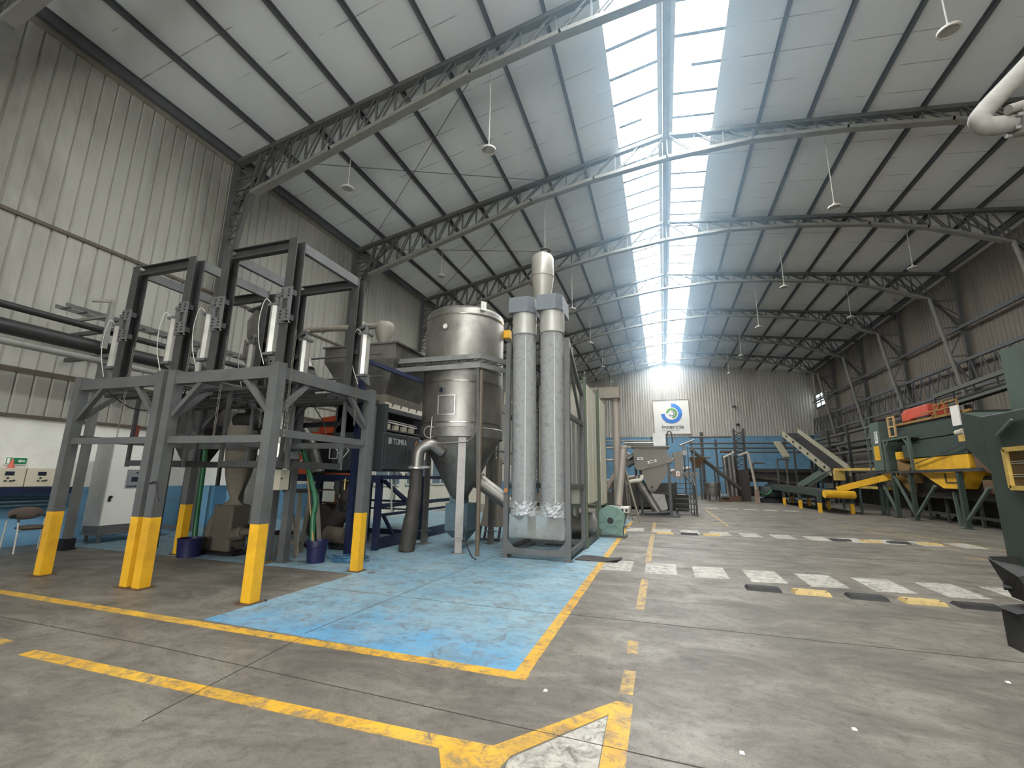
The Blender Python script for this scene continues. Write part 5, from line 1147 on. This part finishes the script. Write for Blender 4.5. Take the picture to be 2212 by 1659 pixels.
t = thing('baler_hall_plant', 'dark low processing line under a flat cover behind the steep conveyor', 'machine', (9.5,44,0))
b = MB(); b.box(6.6,13.5,43,46,2.3,2.6); b.box(6.9,13.2,43.3,45.8,1.5,2.3); part('upper_housing', b, mat('dark_machine_grey', lin((70,68,62)), .6, 0, .2, 1), t, smooth=False)
b = MB()
for x in (6.8,8.3,10,11.6,13.3): b.bar((x,43.2,0),(x,43.2,2.3), .18, .18, (0,1,0))
part('legs', b, FRAMED, t, smooth=False)
b = MB(); b.box(7.0,13.2,43.5,45.5,.3,1.1); b.box(8.5,10.5,42.9,43.4,.5,1.5); b.tube((6.8,43,1.9),(9.2,42.8,1.6), .12); b.tube((9.4,43,1.5),(11.5,42.7,1.2), .15); part('lower_housing', b, mat('dark_machine_brown', lin((74,66,54)), .7, 0, .2, 1), t, smooth=False)
# dark structure under the steep conveyor and along the right wall
t = thing('pipe_gantry', 'dark stacked pipe gantry along the dark wall behind the tall green column', 'gantry', (13.4,34,0))
for x, y in ((12.6,30),(12.6,34),(12.6,38),(12.6,42),(12.6,46)): part('post', MB().bar((x,y,0),(x,y,5.6), .16, .16, (0,1,0)), FRAMED, t, smooth=False)
for z in (2.9,3.7,4.4,5.1): part('pipe', MB().tube((12.75,26,z),(12.75,48,z), .12, n=10), PG, t)
part('walkway', MB().box(12.4,13.6,26,48,2.25,2.55), mat('dark_machine_grey', lin((70,68,62)), .6), t, smooth=False)
# ------------------------------------------------------------------ steep conveyor
t = thing('steep_conveyor', 'steep grey belt conveyor rising toward the blue end wall', 'conveyor', (9.9,36,0))
def cv(b, off0, off1, h0, h1):
    # side profile swept between top (8.0..9.2,40,4.7) and foot (10.0..11.1,34.5,2.2)
    T0, F0 = V((8.6,38.5,4.95)), V((9.75,33.0,2.05)); ax = V((1,.2,0)).normalized()
    up = V((0,.4,1)).normalized()
    return b.loft([F0+ax*off0+up*h0,F0+ax*off1+up*h0,F0+ax*off1+up*h1,F0+ax*off0+up*h1],[T0+ax*off0+up*h0,T0+ax*off1+up*h0,T0+ax*off1+up*h1,T0+ax*off0+up*h1])
part('belt', cv(MB(), .1, 1.15, .15, .2), RUBBER, t, smooth=False)
part('side_frame', cv(MB(), 0, .1, -.1, .42), mat('dull_cream_steel', lin((150,144,122)), .6, 0, .15, 2), t, smooth=False)
part('side_guard', cv(MB(), 1.15, 1.22, -.1, .62), mat('dull_cream_steel', lin((150,144,122)), .6), t, smooth=False)
b = MB()
for k in range(6):
    p = V((9.75,33.0,2.15)).lerp(V((8.6,38.5,5.05)), .1+k*.16); b.box(p.x-.02,p.x+.02,p.y-.1,p.y+.1,p.z,p.z+.14)
part('idler_slots', b, BLACK, t, smooth=False)
for p, q in (((8.9,37,0),(8.9,37,4.1)),((9.9,37,0),(9.9,37,4.1)),((9.5,34,0),(9.6,34,2.5))): part('leg', MB().bar(p, q, .12, .12, (0,1,0)), FRAMED, t, smooth=False)
b = MB(); b.bar((8.2,38.6,4.5),(8.5,37.4,3.3), .5, .08); part('head_chute', b, mat('dull_cream_steel', lin((150,144,122)), .6), t, smooth=False)
# low green feed conveyor with yellow roller and yellow-footed legs
t = thing('feed_conveyor', 'long low green conveyor on yellow-footed legs with a yellow end roller', 'conveyor', (8.2,33,0))
b = MB(); b.loft([V((7.55,41,1.0)),V((9.1,41,1.0)),V((9.1,41,1.3)),V((7.55,41,1.3))],[V((7.85,28.4,.82)),V((9.35,28.4,.82)),V((9.35,28.4,1.12)),V((7.85,28.4,1.12))]); part('bed', b, GREEN, t, smooth=False)
b = MB(); b.loft([V((7.65,41,1.31)),V((9.0,41,1.31)),V((9.0,41,1.33)),V((7.65,41,1.33))],[V((7.95,28.4,1.13)),V((9.25,28.4,1.13)),V((9.25,28.4,1.15)),V((7.95,28.4,1.15))]); part('belt', b, RUBBER, t, smooth=False)
part('end_roller', MB().tube((7.9,28.0,.98),(9.3,28.25,.95), .2, n=20), YELP, t, 'yellow roller')
for k, y in enumerate((28.6,32.2,36.0,40.2)):
    x = 7.8-.02*k
    for xx in (x, x+1.45):
        b = MB(); b.m = 0; b.box(xx-.08,xx+.08,y-.08,y+.08,.5,.95); b.m = 1; b.box(xx-.08,xx+.08,y-.08,y+.08,0,.5); part('leg', b, [GREEN,SAFETY], t, smooth=False)
b = MB(); b.bar((8.4,33.8,1.3),(9.6,33.2,2.2), .45, .12); b.bar((8.15,33.9,1.35),(9.35,33.3,2.25), .04, .22); b.bar((8.65,33.6,1.35),(9.85,33.05,2.25), .04, .22); part('transfer_chute', b, GREENL, t, smooth=False)
t = thing('yellow_conveyor', 'short yellow sided conveyor sloping up to the green machine behind the yellow roller', 'conveyor', (9.8,28.5,0))
b = MB(); b.bar((8.9,29.2,1.25),(11.0,27.6,2.05), .7, .06); part('belt', b, RUBBER, t, smooth=False)
b = MB(); b.bar((8.75,28.85,1.2),(10.85,27.25,2.0), .05, .3); b.bar((9.1,29.55,1.2),(11.2,27.95,2.0), .05, .3); part('side_plate', b, YELP, t, smooth=False)
for x, y, h in ((9.6,28.4,1.3),(10.5,27.8,1.6)): part('leg', MB().bar((x,y,0),(x,y,h), .1, .1, (0,1,0)), GREEN, t, smooth=False)
t = thing('yellow_gate', 'yellow framed low gate and box between the steep conveyor and the green machine', 'gate', (10.5,31.5,0))
b = MB(); b.bar((10.0,33,2.35),(11.2,28.6,2.3), .1, .14); b.box(9.9,10.4,32.6,33.0,1.7,2.3); b.bar((10.2,30,1.35),(11.5,28,1.3), .1, .14); part('bars', b, YELD, t, smooth=False)
for x, y in ((10.2,32.8),(10.9,29.5)): part('post', MB().bar((x,y,0),(x,y,2.3), .1, .1, (0,1,0)), GREEN, t, smooth=False)
# ------------------------------------------------------------------ green and yellow sorting plant
t = thing('sorting_plant', 'big dark green plant on legs with a yellow hopper and orange unit on top', 'machine', (11.5,24.5,0))
FX = 10.45
for y in (21.45,25.0,26.6,28.2):
    for x in (FX,12.6):
        b = MB(); b.bar((x,y,0),(x,y,2.05), .15, .15, (0,1,0)); b.box(x-.18,x+.18,y-.18,y+.18,0,.02); part('leg', b, GREEN, t, smooth=False)
for p, q in (((FX,21.6,.15),(FX,19.9,1.5)),((FX,25.1,.1),(FX,23.2,1.5)),((FX,25.0,.15),(FX,26.6,2.0)),((FX+.3,22.5,0),(FX+.3,22.6,1.3)),((FX,26.6,.1),(FX,28.2,1.9))): part('brace', MB().bar(p, q, .09, .09), GREENL, t, smooth=False)
part('main_beam', MB().bar((FX-.05,20.0,2.1),(FX-.05,29.4,2.1), .12, .11), FRAMED, t, smooth=False)
part('main_beam', MB().bar((12.6,20.0,2.1),(12.6,29.4,2.1), .14, .16), GREEN, t, smooth=False)
b = MB(); b.prism([(FX+.1,25.0,2.65),(FX+.1,20.9,2.68),(FX+.1,20.9,2.2),(FX+.1,21.7,1.42),(FX+.1,22.8,1.42),(FX+.1,25.0,2.3)], (1.8,0,0)); part('yellow_hopper', b, YELP, t, 'bright yellow hopper', smooth=False)
b = MB(); b.prism([(FX+.08,22.6,2.02),(FX+.08,22.6,1.62),(FX+.08,21.6,1.62),(FX+.08,21.6,1.68),(FX+.08,22.5,1.68),(FX+.08,22.5,2.02)], (.02,0,0)); part('door_outline', b, BROWN, t, smooth=False)
b = MB(); b.box(FX+.1,12.5,20.9,25.6,2.7,3.3); b.box(FX+.25,12.3,21,25.5,3.3,3.45); part('green_body', b, GREEN, t, smooth=False)
b = MB(); b.box(FX+.3,12.6,20.7,26.4,3.5,4.25); part('upper_body', b, GREEN, t, smooth=False)
b = MB(); b.bar((FX+.25,26.3,4.3),(FX+.25,20.6,4.25), .08, .1); b.bar((FX+.2,23,4.28),(FX+.2,22,4.85), .05, .05); part('deck_edge', b, mat('brown_yellow_rail', lin((150,112,60)), .6), t, smooth=False)
b = MB(); b.box(FX+.4,11.6,23.7,25.8,4.45,4.95); b.box(FX+.35,11.6,25.2,25.85,4.4,4.85); part('orange_unit', b, REDOR, t, 'faded orange housing on top', smooth=False, bev=.05)
b = MB(); b.box(FX+.38,11.6,23.7,24.6,4.32,4.46); part('dark_vent', b, BLACK, t, smooth=False)
fr = mat('pale_ochre_rail', lin((196,160,108)), .6)
b = MB()
for y in (26.6,26.0): b.bar((FX+.1,y,3.75),(FX+.1,y,4.72), .07, .07, (0,1,0))
for z in (3.78,4.25,4.7): b.bar((FX+.1,26.6,z),(FX+.1,26.0,z), .06, .06)
part('end_gate', b, fr, t, smooth=False)
b = MB()
for y in (21.1,21.9,22.6): b.bar((FX+.15,y,4.28),(FX+.15,y,4.75), .05, .05, (0,1,0))
b.bar((FX+.15,21.1,4.72),(FX+.15,22.7,4.72), .05, .05); b.bar((FX+.15,21.1,4.5),(FX+.15,23.6,4.5), .05, .05); part('rail', b, mat('brown_yellow_rail', lin((150,112,60)), .6), t, smooth=False)
b = MB(); b.box(FX+.1,FX+.14,21.0,21.5,3.75,4.5); part('white_board', b, SIGNW, t, smooth=False)
b = MB(); b.box(FX-.1,FX+.9,24.5,27.1,3.58,3.66)
b.bar((FX-.05,24.55,2.1),(FX-.05,24.55,3.6), .1, .1, (0,1,0)); b.bar((FX-.05,26.9,2.1),(FX-.05,26.9,3.6), .1, .1, (0,1,0)); b.bar((FX-.05,24.6,3.2),(FX-.05,25.0,3.58), .07, .07); b.bar((FX-.05,26.85,3.2),(FX-.05,26.5,3.58), .07, .07); part('side_platform', b, GREENL, t, smooth=False)
part('yellow_box', MB().box(FX+.0,FX+.3,25.6,26.1,2.68,3.02), YELP, t, smooth=False)
b = MB(); b.bar((FX-.02,20.9,3.0),(FX-.02,24.6,2.4), .03, .03); part('guy_rod', b, FRAMED, t, smooth=False)
b = MB(); b.prism([(FX+.1,25.2,2.3),(FX+.1,26.3,2.7),(FX+.1,26.3,2.1),(FX+.1,25.4,1.6)], (1.5,0,0)); b.prism([(FX+.3,27.2,1.95),(FX+.3,25.9,1.9),(FX+.3,26.0,1.2)], (1.2,0,0)); part('side_chute', b, mat('ochre_steel', lin((126,98,54)), .6), t, smooth=False)
b = MB(); b.box(FX+.6,12.4,20.6,28,1.0,1.9); b.box(FX+1.2,12.3,21.5,27.8,.25,1.0); part('under_housing', b, mat('black_brown_steel', lin((40,37,33)), .7, 0, .25, 2), t, smooth=False)
b = MB()
for y in (21.0,22.2,23.4,24.4,25.8,27.4): b.bar((11.3,y,0),(11.3,y,1.1), .09, .09, (0,1,0))
b.bar((11.3,20.8,.35),(11.3,28,.35), .06, .1); part('inner_legs', b, FRAMED, t, smooth=False)
t = thing('green_column', 'tall green cabinet column with a white label and a yellow panel, at the end of the green plant', 'cabinet', (10.8,27.8,2.2))
b = MB(); b.box(10.4,11.4,27.3,28.4,2.2,4.62); part('body', b, GREENL, t, smooth=False)
part('yellow_panel', MB().box(10.37,10.4,27.55,28.1,2.7,3.42), YELP, t, smooth=False)
b = MB(); b.box(10.37,10.4,27.55,27.85,3.55,4.15); o = part('white_label', b, SIGNW, t, smooth=False)
b = MB()
for z in (3.68,3.84,4.0): b.path([(10.365,27.63,z),(10.365,27.77,z),(10.365,27.77,z+.1),(10.365,27.63,z+.1)], .012, 4, closed=True)
part('label_mark', b, HOSEG, o, smooth=False)
b = MB()
for y in (28.55,29.1): b.bar((10.5,y,2.1),(10.5,y,4.9), .06, .06, (0,1,0))
for z in (2.7,3.3,3.9,4.5): b.bar((10.5,28.55,z),(10.5,29.1,z), .05, .05)
part('ladder', b, GREENL, t, smooth=False)
# conveyor head with brown chute at the near end of the plant
t = thing('discharge_chute', 'rusty brown discharge chute with a pale motor between the plant and the near green machine', 'chute', (10.8,19.5,1.2))
b = MB(); b.prism([(10.5,20.6,3.0),(10.5,18.6,2.9),(10.5,18.4,2.3),(10.5,19.4,1.9),(10.5,20.5,2.1)], (1.4,0,0)); b.box(10.5,12,18.2,20.3,1.3,1.75); part('chute', b, BROWN, t, smooth=False)
part('yellow_guard', MB().box(10.2,10.5,19.8,20.6,3.1,3.35), YELD, t, smooth=False)
b = MB(); b.tube((10.25,20.3,3.45),(10.25,20.7,3.42), .11); b.tube((10.2,19.8,3.4),(10.2,19.6,3.75), .07); b.sphere((10.25,20.05,3.45),.13,10,6); part('motor', b, mat('dirty_white_motor', lin((190,182,166)), .6, 0, .3, 12), t)
part('yellow_arm', MB().bar((10.2,19.7,3.85),(10.2,18.7,3.7), .1, .12), YELD, t, smooth=False)
for x, y in ((10.6,18.6),(11.9,18.6),(11.9,20.2)): part('leg', MB().bar((x,y,0),(x,y,1.3), .13, .13, (0,1,0)), GREEN, t, smooth=False)
t = thing('inclined_conveyor', 'dark green inclined conveyor gallery above the plant against the dark wall', 'conveyor', (12.5,20,4.2))
for dz in (0,.55): part('gallery_rail', MB().bar((11.8,25,4.9+dz),(12.6,15.5,5.5+dz), .14, .16), mat('dark_green_grey', lin((84,88,78)), .6), t, smooth=False)
part('belt', MB().bar((12.1,25,5.0),(12.9,15.5,5.6), .8, .06), RUBBER, t, smooth=False)
for k in range(9):
    p = V((11.8,25,4.9)).lerp(V((12.6,15.5,5.5)), k/8); part('gallery_post', MB().bar(p, p+V((0,0,.55)), .06, .06, (0,1,0)), FRAMED, t, smooth=False)
for y, z in ((24,4.9),(17,5.4)): part('leg', MB().bar((12.4,y,0),(12.4,y,z), .16, .16, (0,1,0)), FRAMED, t, smooth=False)
# ------------------------------------------------------------------ near green machine at the picture's edge
t = thing('green_press', 'near dark green machine with a yellow mesh window, standing on black skids', 'machine', (3.9,5.6,0))
GX = 3.34
b = MB(); b.box(GX,4.9,4.6,6.3,.72,2.33); part('body', b, GREEN, t, smooth=False, bev=.01)
b = MB(); b.prism([(GX,6.3,1.75),(GX,6.62,2.0),(GX,6.62,2.42),(GX,6.3,2.33)], (1.0,0,0)); part('rear_hood', b, GREEN, t, smooth=False)
b = MB(); b.box(GX+.14,4.9,4.6,6.05,2.33,3.0); part('upper_box', b, GREENL, t, smooth=False)
b = MB(); b.prism([(GX-.005,6.05,2.1),(GX-.005,5.8,2.22),(GX-.005,4.6,2.25),(GX-.005,4.6,1.95),(GX-.005,6.02,1.95)], (.02,0,0)); part('dark_recess', b, mat('deep_green', lin((28,42,34)), .6), t, smooth=False)
part('ledge', MB().bar((GX-.02,6.06,2.1),(GX-.02,5.8,2.24), .02, .02), GREENL, t, smooth=False)
b = MB(); y0, y1, z0, z1 = 5.0, 5.98, 1.57, 1.95
for p, q in (((y0,z0),(y1,z0)),((y0,z1),(y1,z1)),((y0,z0),(y0,z1)),((y1,z0),(y1,z1))): b.bar((GX-.02,p[0],p[1]),(GX-.02,q[0],q[1]), .045, .04, (1,0,0))
o = part('window_frame', b, YELD, t, smooth=False)
b = MB()
for z in (1.68,1.7,1.81,1.83): b.tube((GX-.01,y0,z),(GX-.01,y1,z), .004, n=5)
part('guard_wires', b, ALU, o); part('mesh_panel', MB().box(GX-.006,GX+.002,y0,y1,z0,z1), mat('dark_ochre', lin((84,66,30)), .7, 0, .3, 20), o, smooth=False)
b = MB(); b.prism([(GX-.14,6.32,.86),(GX,6.1,.9),(GX+.15,5.9,.6),(GX+.12,6.1,.5)], (.0,.0,.001)); b.loft([V((GX-.14,6.34,.84)),V((GX+.1,6.2,.9)),V((GX+.3,5.9,.9)),V((GX-.1,6.0,.72))],[V((GX-.02,6.3,.48)),V((GX+.14,6.2,.5)),V((GX+.3,5.9,.5)),V((GX,6.0,.46))]); part('black_chute', b, RUBBER, t, smooth=False)
b = MB(); b.box(GX-.1,4.8,4.6,6.35,0,.36); b.prism([(GX-.12,6.38,.36),(GX+.2,6.38,.36),(GX+.2,6.3,.44),(GX-.08,6.3,.4)], (0,-.3,0)); part('skid', b, RUBBER, t, smooth=False)
b = MB(); b.tube((GX-.1,6.25,.58),(GX+.6,6.0,.6), .03); b.box(GX+.1,4.8,4.7,6.2,.36,.72); part('lower_frame', b, BLACK, t, smooth=False)
# pale pipe elbow overhead
PIPEG = mat('dusty_grey_pipe', lin((142,138,130)), .65, 0, .18, 10, lin((100,96,88)), .6)
t = thing('vent_pipe', 'pale grey bent pipe with a bolted flange overhead at the edge by the roof', 'pipe', (3.4,5.0,5))
b = MB(); b.path(bez([(6.6,5.0,13.62),(6.55,5.0,9.4),(6.1,5.0,8.3),(4.9,5.0,7.05),(4.35,5.0,6.45),(3.95,5.0,6.02),(3.52,5.0,5.56),(3.14,5.0,5.16),(3.1,5.0,5.05),(3.2,5.01,4.99),(3.6,5.03,5.02)],8), .085, 18); part('pipe', b, PIPEG, t)
b = MB(); b.tube((3.34,5.02,5.0),(3.5,5.03,5.01), .14, n=20); b.tube((3.25,4.9,5.06),(3.4,4.92,5.1), .045); b.tube((3.5,5.03,5.01),(3.75,5.03,5.02), .11, n=16); part('flange', b, PIPEG, t)
b = MB()
for k in range(6): a = 2*PI*k/6; b.tube((3.31,5.02+.11*math.cos(a),5.0+.11*math.sin(a)),(3.35,5.02+.11*math.cos(a),5.0+.11*math.sin(a)), .02, n=6)
part('bolts', b, GALV, t)
# ------------------------------------------------------------------ rubber speed bumps
def bump(x, y, wd, dp, m, lab, grp):
    b = MB(); b.loft(rect(x,x+wd,y,y+dp,.0), rect(x+.02,x+wd-.02,y+.05,y+dp-.05,.045)); 
    t = thing('speed_bump', lab, 'speed bump', (x+wd/2,y+dp/2,0), grp)
    part('block', b, m, t, smooth=False)
    for u in (.1,.9):
        b = MB(); b.tube((x+wd*u,y+dp*.35,.044),(x+wd*u,y+dp*.35,.05), .018, n=8); part('bolt', b, BLACK, t, smooth=False)
BY = mat('worn_yellow_rubber', lin((186,160,102)), .7, 0, .18, 14, lin((120,108,80)), .7)
names = ['first','second','third','fourth','fifth']
for i, (x, c) in enumerate(((1.1,0),(1.72,1),(2.4,0),(3.04,1),(3.63,0))):
    bump(x, 7.92, .47, .28, BY if c else RUBBER, f'{"worn yellow" if c else "black"} speed bump, {names[i]} from the aisle line in the near row', 'near row of speed bumps')
for i, (x, y, c) in enumerate(((-.29,14.72,1),(.4,14.82,0),(1.02,14.9,1))):
    bump(x, y, .49, .28, BY if c else RUBBER, f'{"worn yellow" if c else "black"} speed bump, {names[i]} from the aisle line beyond the mint blower', 'far row of speed bumps by the mint blower')
for i, (x, y, c) in enumerate(((4.35,15.22,0),(5.06,15.26,1),(5.7,15.28,0),(6.4,15.32,1))):
    bump(x, y, .48, .28, BY if c else RUBBER, f'{"worn yellow" if c else "black"} speed bump, {names[i]} of the far row in front of the green plant', 'far row of speed bumps by the green plant')
random.seed(11)
sp = [(1200,1530),(1603,1478),(1855,1495),(1672,1368)]
for i, (x, y, lab) in enumerate(((-.95,3.72,'tiny white scrap on the floor near the pointed white island'),(1.1,3.9,'tiny white scrap on the open floor left of the other scraps'),(2.2,4.0,'tiny white scrap on the open floor in front of the near speed bumps'),(2.6,5.2,'tiny white scrap on the floor nearest the near speed bumps'),(.35,3.35,'tiny white scrap on the floor right of the pointed white island'),(6.8,12.2,'tiny white scrap on the floor before the far speed bumps'),(8.6,17.6,'tiny white scrap on the floor by the legs of the green plant'),(7.3,22.4,'tiny white scrap on the floor in front of the low green conveyor'))):
    solo('paper_scrap', MB().loft(rect(x,x+.03,y,y+.03,.003), rect(x+.004,x+.026,y+.005,y+.024,.012)), SIGNW, lab, 'scrap', 'white scraps on the floor')
# ------------------------------------------------------------------ low offices behind the tank
t = thing('site_office', 'low cream office block with windows behind the tank, against the beige wall', 'office', (-11.5,18,0))
b = MB(); b.box(-12.2,-10.2,14,27,0,3.0); b.box(-12.22,-10.1,13.9,27.1,3.0,3.1); part('walls', b, CREAM, t, smooth=False)
for y in (14.6,16.8,19,21.2):
    b = MB(); b.box(-10.2,-10.18,y,y+1.7,1.2,2.3); o = part('window', b, GLASSW, t, smooth=False)
    b = MB()
    for p, q in (((y,1.2),(y+1.7,1.2)),((y,2.3),(y+1.7,2.3)),((y,1.2),(y,2.3)),((y+1.7,1.2),(y+1.7,2.3)),((y+.85,1.2),(y+.85,2.3))): b.bar((-10.17,*p),(-10.17,*q), .05, .05, (1,0,0))
    part('window_frame', b, WHITEP, o, smooth=False)
part('pipe', MB().tube((-10.1,15.9,.1),(-10.1,15.9,2.4), .04, n=8), STEELL, t)
# ------------------------------------------------------------------ bluish haze wedge added for the glow around the skylight
def haze():
    m = bpy.data.materials.new('skylight_glow_haze'); m.use_nodes = True; nt = m.node_tree; nt.nodes.remove(nt.nodes['Principled BSDF'])
    v = nt.nodes.new('ShaderNodeVolumeScatter'); v.inputs['Color'].default_value = (.50,.76,1,1); v.inputs['Density'].default_value = HAZE; v.inputs['Anisotropy'].default_value = .3
    nt.links.new(v.outputs[0], nt.nodes['Material Output'].inputs['Volume']); return m
b = MB(); HP = [(-7.4,zroof(-7.4)-.01),(RX,8.6),(8.8,zroof(8.8)-.01),(RX,RZ-.01)]
b.add([(x,y,z) for y in (YB+.05,YF-.3) for x,z in HP], [(0,1,2,3),(7,6,5,4)]+[(i,4+i,4+(i+1)%4,(i+1)%4) for i in range(4)])
if HAZE: solo('haze', b, haze(), 'thin bluish haze wedge under the skylight, added for its glow', 'haze', kind='stuff', smooth=False)
S.cycles.volume_bounces = 1
# more standing pipework by the end wall
for i, (x, y, h, r, lab) in enumerate(((2.9,40.8,3.4,.07,'dark bent pipe just right of the access stairs'),(4.0,41.0,2.6,.06,'dark bent pipe above the low round process tank'),(6.9,41.2,3.0,.07,'dark bent pipe between the lattice tower and the drum'),(8.6,41.0,3.3,.06,'dark bent pipe under the head of the steep conveyor'))):
    b = MB(); b.path([(x,y,0),(x,y,h-.12),(x+.04,y,h-.03),(x+.12,y,h),(x+.85,y,h)], r, 8); b.lathe([(r,0),(r+.07,0),(r+.07,.04),(r,.04)], (x,y,h*.45), n=12)
    solo('bent_standing_pipe', b, PG, lab, 'pipe')
t = thing('pump', 'small dark pump set on a base between the low round tank and the steel columns', 'pump', (4.35,38.6,0))
b = MB(); b.lathe([(0,0),(.2,0),(.22,.1),(.2,.42),(0,.42)], (4.2,38.5,.38), (1,0,0), 18, False); part('motor', b, mat('dark_teal_steel', lin((84,92,90)), .5), t)
b = MB(); b.tube((4.1,38.5,.38),(4.1,38.5,.85), .06); b.lathe([(.0,0),(.2,0),(.2,.12),(0,.12)], (4.04,38.5,.38), (1,0,0), 18, False); part('volute', b, INOXD, t)
part('base', MB().box(3.95,4.75,38.25,38.75,0,.16), BROWN, t, smooth=False)
for i, (z, lab) in enumerate(((4.95,'upper grey pipe on the end wall behind the tall tan pipe'),(4.55,'lower grey pipe on the end wall behind the tall tan pipe'))):
    solo('horizontal_pipe', MB().tube((-9,42.27,z),(-.4,42.27,z), .07, n=8), STEELL, lab, 'pipe', 'pipes along the end wall')
for x, lab in ((-5.2,'dark pipe post left of the tall tan pipe by the end wall'),(-3.6,'dark pipe post just behind the tall tan pipe by the end wall'),(-.9,'dark pipe post behind the classifier machine by the end wall')):
    solo('pipe_post', MB().bar((x,42.4,0),(x,42.4,5.3), .14, .14, (0,1,0)), FRAMED, lab, 'post', smooth=False)
for i, (x, z, lab) in enumerate(((7.4,9.2,'small dark wall lamp on the end wall, upper one right of the logo sign'),(7.6,7.3,'small dark wall lamp on the end wall, lower one right of the logo sign'))):
    t = thing('wall_lamp', lab, 'lamp', (x,YF-.3,z)); part('arm', MB().tube((x,YF-.02,z+.05),(x,YF-.35,z+.1), .04, n=8), FRAMED, t); b = MB(); b.lathe([(0,0),(.2,0),(.22,.05),(.08,.2),(0,.2)], (x,YF-.4,z-.08), n=14, caps=False); part('shade', b, FRAMED, t)
